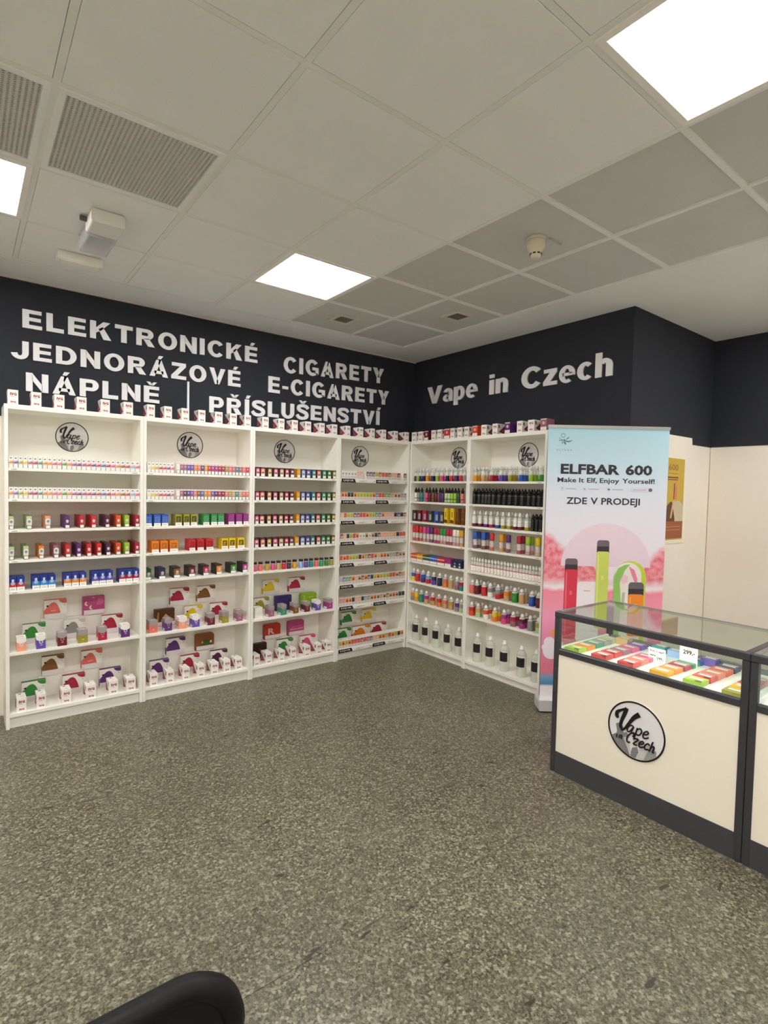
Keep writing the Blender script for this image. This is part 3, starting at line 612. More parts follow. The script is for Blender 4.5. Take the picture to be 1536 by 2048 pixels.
        m.poly([(math.sin(a) * r * 1.012, r - math.cos(a) * r * 1.012, z) for a, z in ((-.6, .02), (.6, .02), (.6, .036), (-.6, .036))], mat('E6DAD2', 0.4))
        parts.append(('lid', MB().lathe([(r, 0.056), (r, 0.072), (r * .9, 0.074)], dk, 14, 0, r).mesh('lid'))); desc = '%s jar with dark lid' % cname(col); d = 2 * r
    elif kind == 'pic':
        h, d = 0.073, 0.09; c = pc(col, .42, .3); cc = {'white': 'A8B8A0', 'lime': 'D8A030', 'orange': 'C8401C', 'red': 'E0702C', 'peach': 'F4D0B0', 'tan': '5A4A30', 'grey': 'C8C4BC', 'black': '30304A'}
        m.box(-w2, w2, 0, d, 0, h, PW); m.dec(-w2 + .001, w2 - .001, 0.031, h - .002, c)
        m.decp(arc(0.002, 0.046, min(0.011, w2 * .7), 0, 330, 8), mat(cc.get(col, 'D8C0A8'), 0.45), -0.0009)
        m.dec(-w2 + .001, w2 - .001, 0.002, 0.03, mat('E4DCDA', 0.5)); m.dec(-w2 * .7, w2 * .6, 0.02, 0.0225, mat('B4ACAA', 0.5), -0.0009); m.dec(-w2 * .7, w2 * .7, 0.012, 0.0145, mat('B4ACAA', 0.5), -0.0009)
        name = 'picture_carton'; desc = 'slim carton with %s picture' % cname(col)
    elif kind == 'shortfill':
        c = pc(col, 0.25); r = 0.0175; name = 'bottle'; cat = 'bottle'
        m.lathe([(r * .9, 0), (r, 0.004), (r, 0.052), (r, 0.078), (r * .62, 0.09), (r * .62, 0.094)], [c, c, M_CLEARW, M_CLEAR, M_CLEAR], 14, 0, r)
        m.poly([(math.sin(a) * r * 1.015, r - math.cos(a) * r * 1.015, z) for a, z in ((-.75, .02), (-.25, .02), (-.2, .07), (-.7, .07))], mat('E8E8E0', 0.4))
        parts.append(('cap', MB().lathe([(r * .7, 0.0945), (r * .66, 0.108), (r * .4, 0.122), (r * .3, 0.124)], clear('E8EAE4', 0.85), 12, 0, r).mesh('cap'))); desc = 'bottle of %s liquid' % cname(col); d = 2 * r
    elif kind == 'dripper':
        c = pc(col); r = 0.0165; name = 'dropper_bottle'; cat = 'bottle'
        m.lathe([(r * .9, 0), (r, 0.004), (r, 0.086), (r * .6, 0.094)], [BLK if col != 'black' else BLK, c, BLK], 14, 0, r)
        if col == 'black':
            m.poly([(math.sin(a) * r * 1.015, r - math.cos(a) * r * 1.015, z) for a, z in ((-.5, .012), (.5, .012), (.5, .03), (-.5, .03))], mat(['9C8468', '8E9478', 'A07A6C'][int(wd * 1000) % 3], 0.5))
            m.lathe([(r * 1.012, 0.074), (r * 1.012, 0.077)], mat('8A8458', 0.5), 14, 0, r, False)
        else: m.lathe([(r * 1.012, 0.03), (r * 1.012, 0.036)], mat('2A2A2A', 0.5), 14, 0, r, False)
        parts.append(('cap', MB().lathe([(r * .86, 0.0945), (r * .86, 0.112), (r * .55, 0.118), (r * .28, 0.134), (r * .2, 0.135)], M_BLACK, 12, 0, r).mesh('cap'))); desc = ('%s dropper bottle' if col != 'black' else '%s dropper bottle with label') % cname(col); d = 2 * r
    elif kind == 'vbox':
        tall = col.endswith('!'); cn = col.rstrip('!'); h = 0.142 if tall else 0.106; d = 0.06; w2 = min(w2, 0.0255); c = pc(cn); m.box(-w2, w2, 0, d, 0, h, c)
        if not tall: m.dec(-w2 * .2, w2, 0.022, h * .72, mat('A8A6A8', 0.4)); m.dec(-w2 * .1, w2 * .9, 0.002, 0.02, mat('3A3438', 0.5))
        else: m.decp([(-w2, 0.01), (w2, 0.006), (w2, 0.03), (0, 0.042), (-w2, 0.034)], mat('6A3A10', 0.45)); m.dec(-w2 * .3, w2 * .4, 0.06, 0.11, mat('B07A14' if 'yellow' in cn else '5A3414', 0.45))
        name = 'upright_carton'; desc = ('tall upright %s carton' if tall else 'upright %s carton with grey panel') % cname(cn)
    elif kind == 'whitelabel':
        r = 0.018; name = 'bottle'; cat = 'bottle'
        if col == 'black':
            m.lathe([(r * .8, 0), (r * .88, 0.004), (r * .88, 0.09), (r * .5, 0.098)], BLK, 12, 0, r); parts.append(('cap', MB().lathe([(r * .7, 0.0985), (r * .66, 0.114), (r * .25, 0.134)], M_BLACK, 12, 0, r).mesh('cap')))
            m.poly([(math.sin(a) * r * .9, r - math.cos(a) * r * .9, z) for a, z in ((-.5, .006), (.5, .006), (.5, .022), (-.5, .022))], mat('B49A50', 0.5)); desc = 'black bottle with gold label'
        else:
            c = pc(col, 0.25); m.lathe([(r * .9, 0), (r, 0.004), (r, 0.026), (r, 0.078), (r, 0.09), (r * .6, 0.1)], [c, c, mat('ECEAE4', 0.4), M_CLEARW, M_CLEAR], 14, 0, r)
            m.poly([(math.sin(a) * r * 1.015, r - math.cos(a) * r * 1.015, z) for a, z in ((-.5, .05), (.4, .05), (.4, .058), (-.5, .058))], mat('4A4A4E', 0.4))
            parts.append(('cap', MB().lathe([(r * .75, 0.1005), (r * .7, 0.116), (r * .3, 0.136)], clear('ECECE6', 0.85), 12, 0, r).mesh('cap'))); desc = 'white-labelled bottle, %s base' % cname(col)
        d = 2 * r
    elif kind == 'chunky':
        c = pc(col, 0.35); r = 0.0185; name = 'bottle'; cat = 'bottle'; lo = mat({'red': 'C8705C', 'blue': '8A5A60', 'purple': '84587C', 'crimson': 'A8566C', 'amber': 'D8A060', 'yellow': 'CDB890'}.get(col, 'C49A94'), 0.35)
        m.lathe([(r * .9, 0), (r, 0.004), (r, 0.03), (r, 0.07), (r * .85, 0.082)], [lo, lo, mat('D8CCC8', 0.4), M_CLEARW], 14, 0, r)
        m.poly([(math.sin(a) * r * 1.015, r - math.cos(a) * r * 1.015, z) for a, z in ((-.6, .02), (.2, .02), (.3, .06), (-.5, .06))], mat('6E5A60', 0.4))
        parts.append(('cap', MB().lathe([(r * 1.08, 0.0825), (r * 1.1, 0.088), (r * 1.06, 0.138), (r * .9, 0.143)], c, 14, 0, r).mesh('cap'))); desc = 'bottle with chunky %s cap' % cname(col); d = 2 * r
    elif kind == 'wide':
        h, d = 0.07, 0.09; c = pc(col); m.box(-w2, w2, 0, d, 0, h, c, top=c); pale = mat({'red_orange': 'F0C0A8', 'amber': 'F2DC90', 'dark_green': 'C0D0A8', 'blue': 'A8C4F0', 'red': 'F0B0A8'}.get(col, PAL[col]), 0.4)
        m.decp([(-w2, 0.045), (w2, 0.045), (w2, 0.056), (-w2, 0.056)], pale); m.dec(-w2, w2, 0, 0.026, BLK if col != 'magenta' else LBL); m.dec(-w2 + .002, w2 - .002, 0.002, 0.024, LBL if col != 'navy' else mat('4A4E66', 0.4), -0.0009)
        if col == 'navy': m.dec(-0.006, 0.012, 0.006, 0.02, LBL, -0.0011); m.dec(-0.004, 0.01, 0.03, 0.046, mat('A8B0C8', 0.4), -0.0011)
        name = 'wide_carton'; desc = 'wide %s carton with base label' % cname(col)
    elif kind == 'gorilla':
        a, b = col.split('/'); r = 0.0235; name = 'squeeze_bottle'; cat = 'bottle'; c1, c2 = pc(a, 0.3), pc(b, 0.3)
        m.lathe([(r * .92, 0), (r, 0.004), (r, 0.042), (r, 0.076), (r * .96, 0.082), (r * .62, 0.088)], [c2, c2, c1, M_CLEARW, M_CLEARW], 16, 0, r)
        m.poly([(math.sin(q) * r * 1.012, r - math.cos(q) * r * 1.012, z) for q, z in ((-.55, .03), (.35, .03), (.45, .056), (-.45, .056))], mat('DCD2CC', 0.4))
        parts.append(('cap', MB().lathe([(r * .68, 0.0885), (r * .68, 0.102), (r * .5, 0.106), (r * .32, 0.117), (r * .2, 0.118)], mat('E9E8E2', 0.35), 14, 0, r).mesh('cap'))); desc = 'white-capped %s%s bottle' % (cname(a), '' if a == b else ' and ' + cname(b)); d = 2 * r
    elif kind == 'redband':
        r = 0.0142; name = 'white_bottle'; cat = 'bottle'
        m.lathe([(r * .95, 0), (r, 0.003), (r, 0.048), (r, 0.054), (r, 0.074), (r * .6, 0.082)], [mat('B4606A', 0.4), PW, mat('C05058', 0.4), M_CLEARW, M_CLEARW], 12, 0, r)
        m.poly([(math.sin(a) * r * 1.02, r - math.cos(a) * r * 1.02, z) for a, z in ((-.4, .012), (.4, .012), (.4, .03), (-.4, .03))], mat('B8A4A4', 0.4))
        parts.append(('cap', MB().lathe([(r * .8, 0.0825), (r * .75, 0.098), (r * .3, 0.114)], clear('EDECE6', 0.9), 12, 0, r).mesh('cap'))); desc = 'white red-banded bottle'; d = 2 * r
    elif kind == 'big':
        r = 0.0392; name = 'refill_bottle'; cat = 'bottle'; tr = clear('EEF0E6', 0.42); liq = clear('ECEEE2', 0.6)
        m.lathe([(r * .95, 0), (r, 0.006), (r, 0.17), (r * .9, 0.19), (r * .5, 0.207), (r * .42, 0.212)], [liq, liq, tr, tr, tr], 20, 0, r)
        lb = MB(); n_ = 10
        for k in range(n_):
            p, q = -1.25 + 2.5 * k / n_, -1.25 + 2.5 * (k + 1) / n_
            lb.poly([(math.sin(x) * r * 1.012, r - math.cos(x) * r * 1.012, z) for x, z in ((p, .082), (q, .082), (q, .157), (p, .157))], mat('242225', 0.45), True)
        for z, x0, x1 in ((.128, -.5, .1), (.112, -.5, 0.35), (.105, -.5, .2), (.143, -.5, .3)): lb.poly([(math.sin(x) * r * 1.02, r - math.cos(x) * r * 1.02, zz) for x, zz in ((x0, z), (x1, z), (x1, z + .004), (x0, z + .004))], mat('8C8890', 0.4))
        parts.append(('label', lb.mesh('label')))
        parts.append(('cap', MB().lathe([(r * .46, 0.2125), (r * .46, 0.224), (r * .33, 0.228), (r * .33, 0.246), (r * .28, 0.248)], mat('F4F4F0', 0.35), 16, 0, r).mesh('cap'))); desc = 'large clear bottle with black label'; d = 2 * r
    res = (cat, name, desc, d, [(name, m.mesh(name))] + parts)
    CACHE[key] = res
    return res
def put(kind, wd, col, run, s, t, z, label_tail, group):
    """t is the distance of the front face from the wall"""
    cat, name, desc, d, ms = build(kind, wd, col)
    o = link(ms[0][0], ms[0][1], None, W(run, s, t, z + 0.0003), 0 if run == 'L' else -PI / 2)
    tag(o, desc + ', ' + label_tail, cat, group)
    for n, me in ms[1:]: link(n, me, o)
    return o

ROWS = [
    ('A', 'L', 1.632, 'slim', 0.272, '-3.491,0.025,orange;-3.467,0.025,violet;-3.441,0.025,olive;-3.416,0.025,yellow;-3.39,0.026,magenta;-3.365,0.026,crimson;-3.339,0.026,teal;-3.312,0.026,orange;-3.286,0.027,orange;-3.259,0.027,pink;-3.232,0.027,salmon;-3.204,0.027,green;-3.177,0.028,orange;-3.149,0.028,magenta;-3.121,0.028,purple;-3.092,0.029,magenta;-3.064,0.029,red;-3.035,0.029,purple;-3.005,0.029,red;-2.976,0.03,blue;-2.946,0.03,crimson;-2.916,0.03,pink;-2.885,0.031,orange;-2.855,0.031,brown;-2.823,0.031,red;-2.792,0.032,light_blue;-2.76,0.032,pink'),
    ('A', 'L', 1.441, 'slim', 0.272, '-3.492,0.025,orange;-3.467,0.025,violet;-3.442,0.025,olive;-3.417,0.026,yellow;-3.391,0.026,magenta;-3.365,0.026,crimson;-3.339,0.026,teal;-3.313,0.027,orange;-3.286,0.027,orange;-3.259,0.027,pink;-3.232,0.027,salmon;-3.205,0.028,green;-3.177,0.028,orange;-3.149,0.028,magenta;-3.121,0.028,purple;-3.092,0.029,magenta;-3.064,0.029,red;-3.035,0.029,purple;-3.005,0.029,red;-2.976,0.03,blue;-2.946,0.03,crimson;-2.915,0.03,pink;-2.885,0.031,orange;-2.854,0.031,brown;-2.823,0.031,red;-2.791,0.032,light_blue;-2.76,0.032,pink'),
    ('A', 'L', 1.25, 'deep', 0.268, '-3.492,0.026,pale_green;-3.398,0.029,pale_green;-3.296,0.03,peach;-3.187,0.029,purple;-3.102,0.028,red;-3.031,0.029,red;-2.947,0.028,plum;-2.877,0.031,red_orange;-2.823,0.031,lime;-2.755,0.029,crimson'),
    ('A', 'L', 1.06, 'deep', 0.268, '-3.491,0.027,pale_green;-3.415,0.028,pale_green;-3.332,0.028,orange;-3.25,0.029,mauve;-3.182,0.03,red;-3.119,0.027,purple;-3.058,0.029,red;-2.997,0.029,red;-2.94,0.029,plum;-2.877,0.031,red_orange;-2.821,0.033,lime;-2.754,0.029,crimson'),
    ('A', 'L', 0.866, 'tray', 0.262, '-3.482,0.039,blue+red;-3.44,0.042,blue+red;-3.359,0.042,blue+sky;-3.315,0.043,blue+sky;-3.271,0.042,blue+sky;-3.182,0.043,blue+orange;-3.137,0.043,blue+orange;-3.092,0.042,blue+orange;-3.017,0.044,blue+violet;-2.972,0.043,blue+violet;-2.928,0.042,blue+violet;-2.847,0.044,blue+crimson;-2.802,0.043,blue+crimson;-2.758,0.04,blue+crimson'),
    ('A', 'L', 0.48, 'cube', 0.265, '-3.44,0.052,peach/white;-3.335,0.052,violet/white;-3.217,0.054,maroon/grey;-3.097,0.059,olive/grey;-2.979,0.055,crimson/grey;-2.835,0.057,purple/white'),
    ('A', 'L', 0.095, 'ivg', 0.262, '-3.441,0.053,x;-3.334,0.053,x;-3.194,0.056,x;-3.049,0.062,x;-2.91,0.059,x;-2.797,0.061,x'),
    ('A', 'L', 2.02, 'ivg', 0.272, '-3.477,0.055,x;-3.356,0.055,x;-3.231,0.057,x;-3.105,0.057,x;-2.965,0.056,x;-2.822,0.06,x'),
    ('B', 'L', 2.02, 'ivg', 0.272, '-2.674,0.052,x;-2.558,0.054,x;-2.436,0.055,x;-2.315,0.053,x;-2.186,0.058,x;-2.071,0.055,x;-1.954,0.054,x'),
    ('C', 'L', 2.02, 'ivg', 0.272, '-1.803,0.055,x;-1.662,0.054,x;-1.538,0.054,x;-1.412,0.055,x;-1.276,0.052,x;-1.148,0.053,x'),
    ('D', 'L', 2.02, 'ivg', 0.272, '-1.005,0.046,x;-0.862,0.044,x;-0.731,0.044,x;-0.6,0.047,x;-0.456,0.045,x;-0.32,0.048,x'),
    ('E', 'R', 2.02, 'ivg', 0.272, '0.318,0.063,x;0.411,0.061,x;0.496,0.054,maroon;0.592,0.054,x;0.674,0.056,x;0.771,0.07,red;0.839,0.05,x;0.929,0.056,x;1.011,0.051,x'),
    ('F', 'R', 2.02, 'ivg', 0.272, '1.109,0.058,red_orange;1.21,0.057,x;1.33,0.053,x;1.46,0.052,purple;1.58,0.051,x;1.689,0.059,x;1.803,0.054,mauve'),
    ('B', 'L', 1.632, 'slim', 0.272, '-2.685,0.026,cream;-2.66,0.026,yellow;-2.633,0.026,gold;-2.607,0.026,crimson;-2.581,0.027,red;-2.554,0.027,purple;-2.527,0.027,pink'),
    ('B', 'L', 1.632, 'flavour', 0.268, '-2.474,0.025,white;-2.449,0.025,mauve;-2.424,0.025,mauve;-2.399,0.025,violet;-2.374,0.025,violet;-2.348,0.026,orange;-2.322,0.026,salmon;-2.296,0.026,purple;-2.27,0.026,amber;-2.244,0.026,red;-2.218,0.027,magenta;-2.191,0.027,magenta;-2.164,0.027,crimson;-2.137,0.027,crimson;-2.109,0.027,olive;-2.082,0.028,salmon;-2.054,0.028,pink;-2.026,0.028,teal;-1.998,0.028,mauve;-1.969,0.029,salmon;-1.94,0.029,red'),
    ('B', 'L', 1.441, 'slim', 0.272, '-2.685,0.026,cream;-2.659,0.026,yellow;-2.633,0.026,gold;-2.606,0.026,crimson;-2.58,0.027,red;-2.553,0.027,purple;-2.526,0.027,pink'),
    ('B', 'L', 1.441, 'flavour', 0.268, '-2.472,0.025,white;-2.448,0.025,mauve;-2.423,0.025,plum;-2.397,0.025,purple;-2.372,0.025,violet;-2.347,0.026,salmon;-2.321,0.026,brown;-2.295,0.026,blue;-2.269,0.026,orange;-2.242,0.026,orange;-2.216,0.027,violet;-2.189,0.027,plum;-2.162,0.027,crimson;-2.135,0.027,maroon;-2.107,0.028,salmon;-2.08,0.028,olive;-2.052,0.028,tan;-2.024,0.028,teal;-1.995,0.028,tan;-1.967,0.029,salmon;-1.938,0.029,salmon'),
    ('B', 'L', 1.25, 'panel', 0.262, '-2.672,0.041,blue;-2.614,0.047,blue;-2.561,0.045,blue;-2.465,0.047,olive;-2.407,0.043,olive;-2.352,0.047,olive;-2.26,0.047,green;-2.199,0.047,green;-2.145,0.05,green;-2.062,0.047,magenta;-1.999,0.049,magenta;-1.942,0.041,magenta'),
    ('B', 'L', 1.06, 'panel', 0.262, '-2.638,0.049,orange;-2.577,0.051,orange;-2.508,0.057,orange;-2.375,0.043,red;-2.313,0.048,red;-2.242,0.055,red;-2.125,0.051,yellow;-2.065,0.052,yellow;-1.993,0.056,yellow'),
    ('B', 'L', 0.866, 'fade', 0.255, '-2.67,0.038,dark_green;-2.576,0.046,navy;-2.471,0.047,brown;-2.361,0.049,maroon;-2.256,0.043,crimson;-2.153,0.044,orange;-2.039,0.046,green;-1.943,0.042,magenta'),
    ('B', 'L', 0.48, 'cube', 0.255, '-2.647,0.059,salmon/grey;-2.541,0.052,purple/grey;-2.438,0.061,peach/white;-2.34,0.054,violet/white;-2.223,0.056,maroon/grey;-2.111,0.053,olive/grey;-1.994,0.052,mauve/grey'),
    ('B', 'L', 0.095, 'ivg', 0.258, '-2.643,0.054,x;-2.528,0.053,x;-2.413,0.052,x;-2.3,0.056,x;-2.195,0.057,x;-2.096,0.056,x;-2,0.057,x'),
    ('C', 'L', 1.632, 'jarbox', 0.268, '-1.858,0.032,pink;-1.815,0.037,salmon;-1.754,0.033,gold;-1.701,0.034,pink;-1.647,0.034,tan;-1.599,0.034,red;-1.55,0.036,plum;-1.49,0.032,amber;-1.445,0.034,light_blue;-1.397,0.036,violet;-1.342,0.034,teal;-1.293,0.038,salmon;-1.239,0.036,sea_green;-1.188,0.035,green;-1.136,0.033,olive'),
    ('C', 'L', 1.441, 'jarbox', 0.268, '-1.858,0.032,pink;-1.815,0.037,salmon;-1.754,0.033,gold;-1.701,0.034,pink;-1.646,0.034,tan;-1.598,0.034,red;-1.549,0.036,plum;-1.489,0.032,amber;-1.444,0.034,light_blue;-1.396,0.036,violet;-1.341,0.034,teal;-1.292,0.038,salmon;-1.238,0.036,sea_green;-1.186,0.035,green;-1.134,0.033,olive'),
    ('C', 'L', 1.25, 'jarbox', 0.268, '-1.858,0.032,pink;-1.814,0.037,salmon;-1.753,0.033,gold;-1.7,0.034,pink;-1.646,0.034,tan;-1.597,0.034,red;-1.549,0.036,plum;-1.488,0.033,amber;-1.443,0.034,light_blue;-1.395,0.036,violet;-1.341,0.034,teal;-1.291,0.038,salmon;-1.237,0.036,sea_green;-1.185,0.035,green;-1.133,0.034,olive'),
    ('C', 'L', 1.06, 'jarbox', 0.268, '-1.863,0.035,pink;-1.81,0.037,salmon;-1.753,0.036,gold;-1.699,0.04,pink;-1.646,0.039,tan;-1.597,0.037,red;-1.549,0.038,plum;-1.499,0.038,amber;-1.445,0.038,light_blue;-1.394,0.037,violet;-1.345,0.038,teal;-1.289,0.038,salmon;-1.239,0.039,sea_green;-1.189,0.038,green;-1.138,0.034,olive'),
    ('C', 'L', 0.866, 'jar', 0.262, '-1.861,0.035,pink;-1.81,0.042,salmon;-1.751,0.041,gold;-1.699,0.042,pink;-1.649,0.039,tan;-1.6,0.041,red;-1.553,0.041,plum;-1.5,0.043,amber;-1.44,0.041,light_blue;-1.389,0.039,violet;-1.34,0.038,teal;-1.287,0.039,salmon;-1.236,0.041,sea_green;-1.184,0.044,green;-1.133,0.035,olive'),
    ('C', 'L', 0.48, 'cube', 0.255, '-1.833,0.067,white/white;-1.719,0.05,mauve/grey;-1.606,0.051,sea_green/grey;-1.492,0.048,brown/grey;-1.383,0.052,maroon/grey;-1.274,0.052,violet/white;-1.154,0.055,magenta/grey'),
    ('C', 'L', 0.095, 'ivg', 0.258, '-1.845,0.051,x;-1.739,0.054,x;-1.622,0.051,x;-1.512,0.052,x;-1.378,0.058,x;-1.26,0.054,x;-1.159,0.054,x'),
    ('D', 'L', 1.637, 'pic', 0.27, '-1.052,0.033,white;-1.019,0.033,white;-0.986,0.034,white;-0.952,0.034,white;-0.918,0.034,white;-0.884,0.034,peach;-0.849,0.035,peach;-0.779,0.035,dark_grey;-0.744,0.036,purple;-0.708,0.036,purple;-0.672,0.036,lime;-0.635,0.037,crimson;-0.599,0.037,red;-0.561,0.037,red;-0.524,0.038,dark_grey;-0.486,0.038,peach;-0.448,0.038,peach;-0.41,0.039,maroon;-0.332,0.039,dark_brown'),
    ('D', 'L', 1.445, 'pic', 0.27, '-1.05,0.033,orange;-1.017,0.033,orange;-0.983,0.034,black;-0.949,0.034,black;-0.915,0.034,orange;-0.881,0.035,lime;-0.846,0.035,lime;-0.811,0.035,lime;-0.776,0.036,lime;-0.74,0.036,lime;-0.704,0.036,orange;-0.668,0.036,blue;-0.631,0.037,red;-0.594,0.037,red;-0.557,0.037,green;-0.519,0.038,green;-0.481,0.038,salmon;-0.443,0.038,tan;-0.404,0.039,tan;-0.365,0.039,grey;-0.326,0.04,grey'),
    ('D', 'L', 1.26, 'pic', 0.27, '-1.05,0.033,peach;-1.016,0.034,red;-0.982,0.034,lime;-0.948,0.034,lime;-0.914,0.034,purple;-0.879,0.035,purple;-0.845,0.035,red;-0.809,0.035,red;-0.774,0.036,orange;-0.738,0.036,lime;-0.702,0.036,lime;-0.665,0.037,green;-0.628,0.037,blue;-0.591,0.037,orange;-0.554,0.038,peach;-0.516,0.038,peach;-0.478,0.038,peach;-0.439,0.039,black;-0.401,0.039,navy;-0.361,0.039,black;-0.322,0.04,brown'),
    ('D', 'L', 1.072, 'pic', 0.27, '-1.052,0.033,maroon;-1.019,0.033,peach;-0.985,0.034,black;-0.951,0.034,lime;-0.917,0.034,red;-0.883,0.035,orange;-0.848,0.035,white;-0.813,0.035,white;-0.778,0.035,tan;-0.742,0.036,white;-0.706,0.036,tan;-0.67,0.036,black;-0.634,0.037,dark_brown;-0.597,0.037,peach;-0.559,0.037,peach;-0.522,0.038,peach;-0.484,0.038,peach;-0.446,0.038,amber;-0.407,0.039,black;-0.368,0.039,red;-0.329,0.039,red'),
    ('D', 'L', 0.877, 'pic', 0.27, '-1.053,0.033,red;-1.019,0.033,orange;-0.986,0.034,red;-0.952,0.034,lime;-0.918,0.034,lime;-0.883,0.035,lime;-0.849,0.035,black;-0.813,0.035,orange;-0.778,0.036,olive;-0.742,0.036,maroon;-0.706,0.036,red;-0.67,0.036,orange;-0.633,0.037,pale_green;-0.596,0.037,orange;-0.559,0.037,orange;-0.522,0.038,tan;-0.484,0.038,grey;-0.445,0.038,grey;-0.407,0.039,dark_grey;-0.368,0.039,tan;-0.328,0.04,tan'),
    ('D', 'L', 0.682, 'pic', 0.27, '-1.054,0.033,light_blue;-1.02,0.034,blue;-0.987,0.034,green;-0.953,0.034,green;-0.918,0.034,orange;-0.884,0.035,peach;-0.849,0.035,tan;-0.813,0.035,maroon;-0.778,0.036,orange;-0.742,0.036,navy;-0.706,0.036,black;-0.67,0.037,lime;-0.633,0.037,orange;-0.596,0.037,lime;-0.558,0.038,lime;-0.52,0.038,lime;-0.482,0.038,red;-0.444,0.039,red;-0.405,0.039,tan;-0.366,0.039,crimson;-0.326,0.04,gold'),
    ('D', 'L', 0.488, 'pic', 0.27, '-1.049,0.033,salmon;-1.016,0.034,salmon;-0.982,0.034,orange;-0.948,0.034,orange;-0.914,0.034,black;-0.879,0.035,peach;-0.845,0.035,peach;-0.809,0.035,black;-0.774,0.036,grey;-0.738,0.036,grey;-0.702,0.036,tan;-0.666,0.037,orange;-0.629,0.037,tan;-0.592,0.037,grey;-0.554,0.038,tan;-0.517,0.038,brown;-0.479,0.038,tan;-0.44,0.039,orange;-0.401,0.039,tan;-0.362,0.039,black;-0.323,0.04,black'),
    ('D', 'L', 0.1, 'pic', 0.27, '-1.047,0.033,lime;-1.014,0.033,orange;-0.98,0.034,lime;-0.947,0.034,orange;-0.913,0.034,red;-0.878,0.035,red;-0.843,0.035,red;-0.808,0.035,crimson;-0.773,0.035,red;-0.738,0.036,crimson;-0.702,0.036,purple;-0.665,0.036,peach;-0.629,0.037,peach;-0.592,0.037,orange;-0.555,0.037,orange;-0.517,0.038,olive;-0.479,0.038,red;-0.441,0.038,orange;-0.403,0.039,lime;-0.364,0.039,black;-0.325,0.039,orange'),
    ('E', 'R', 1.635, 'shortfill', 0.235, '0.28,0.051,purple;0.326,0.05,lime;0.379,0.05,navy;0.432,0.049,navy;0.488,0.048,orange;0.556,0.047,navy;0.623,0.046,lime;0.68,0.045,pink;0.752,0.044,navy;0.807,0.043,red;0.86,0.043,purple;0.928,0.042,red;0.973,0.041,grey'),
    ('E', 'R', 1.441, 'dripper', 0.235, '0.329,0.041,white;0.367,0.041,grey;0.416,0.04,teal;0.483,0.04,pink;0.526,0.039,maroon;0.572,0.039,brown;0.614,0.038,maroon;0.667,0.037,plum;0.7,0.037,purple;0.748,0.036,pale_green;0.787,0.036,pale_green;0.824,0.036,lime;0.864,0.035,lime;0.902,0.035,dark_green;0.951,0.034,salmon'),
    ('E', 'R', 1.25, 'vbox', 0.255, '0.324,0.056,dark_brown;0.398,0.056,maroon;0.475,0.058,crimson;0.551,0.049,dark_grey;0.64,0.062,blue;0.707,0.048,dark_grey;0.767,0.041,yellow!;0.847,0.044,yellow!;0.908,0.037,brown!;0.945,0.021,dark_brown!;0.98,0.038,brown!'),
    ('E', 'R', 1.06, 'chunky', 0.235, '0.311,0.046,red;0.365,0.045,red;0.419,0.044,red;0.471,0.043,pink;0.523,0.043,magenta;0.569,0.042,purple;0.624,0.041,crimson;0.662,0.041,crimson;0.706,0.04,green;0.743,0.04,green;0.789,0.039,crimson;0.828,0.039,crimson;0.873,0.038,white;0.911,0.038,cream;0.958,0.037,amber'),
    ('E', 'R', 0.864, 'wide', 0.262, '0.332,0.087,red_orange;0.422,0.087,amber;0.518,0.096,dark_green;0.621,0.102,blue;0.725,0.099,red;0.816,0.076,magenta;0.902,0.067,navy;0.962,0.048,navy'),
    ('E', 'R', 0.668, 'gorilla', 0.235, '0.308,0.074,blue/yellow;0.384,0.073,red/red;0.462,0.071,blue/purple;0.537,0.069,light_blue/red;0.613,0.068,navy/violet;0.691,0.066,navy/navy;0.766,0.065,salmon/orange;0.838,0.063,tan/tan;0.915,0.062,grey/mauve;0.971,0.061,crimson/teal'),
    ('E', 'R', 0.474, 'gorilla', 0.235, '0.296,0.075,orange/grey;0.368,0.073,yellow/amber;0.444,0.072,teal/sea_green;0.517,0.07,magenta/tan;0.603,0.068,red/tan;0.69,0.066,red/orange;0.77,0.065,salmon/tan;0.848,0.063,gold/tan;0.925,0.062,purple/grey;0.979,0.061,grey/pale_green'),
    ('E', 'R', 0.078, 'big', 0.2, '0.34,0.112,c;0.482,0.108,c;0.629,0.103,c;0.782,0.098,c;0.925,0.094,c'),
    ('F', 'R', 1.635, 'shortfill', 0.235, '1.097,0.049,amber;1.186,0.048,tan;1.279,0.046,crimson;1.378,0.045,violet;1.476,0.043,olive;1.578,0.041,blue;1.677,0.04,lime;1.771,0.039,green'),
    ('F', 'R', 1.441, 'dripper', 0.235, '1.086,0.041,black;1.149,0.04,black;1.193,0.04,black;1.229,0.039,black;1.264,0.039,black;1.306,0.038,black;1.367,0.037,black;1.422,0.037,black;1.48,0.036,black;1.541,0.035,black;1.6,0.034,black;1.664,0.034,black;1.714,0.033,black;1.76,0.032,black'),
    ('F', 'R', 1.25, 'whitelabel', 0.235, '1.1,0.048,maroon;1.165,0.047,maroon;1.231,0.046,purple;1.287,0.045,crimson;1.355,0.044,blue;1.415,0.043,olive;1.475,0.042,olive;1.541,0.041,maroon;1.585,0.04,maroon;1.652,0.039,olive;1.709,0.032,black;1.742,0.031,black;1.771,0.031,black;1.797,0.031,black'),
    ('F', 'R', 1.06, 'chunky', 0.235, '1.119,0.054,blue;1.214,0.052,blue;1.306,0.051,red;1.406,0.049,amber;1.479,0.048,purple;1.587,0.046,crimson;1.673,0.044,lime;1.765,0.043,yellow'),
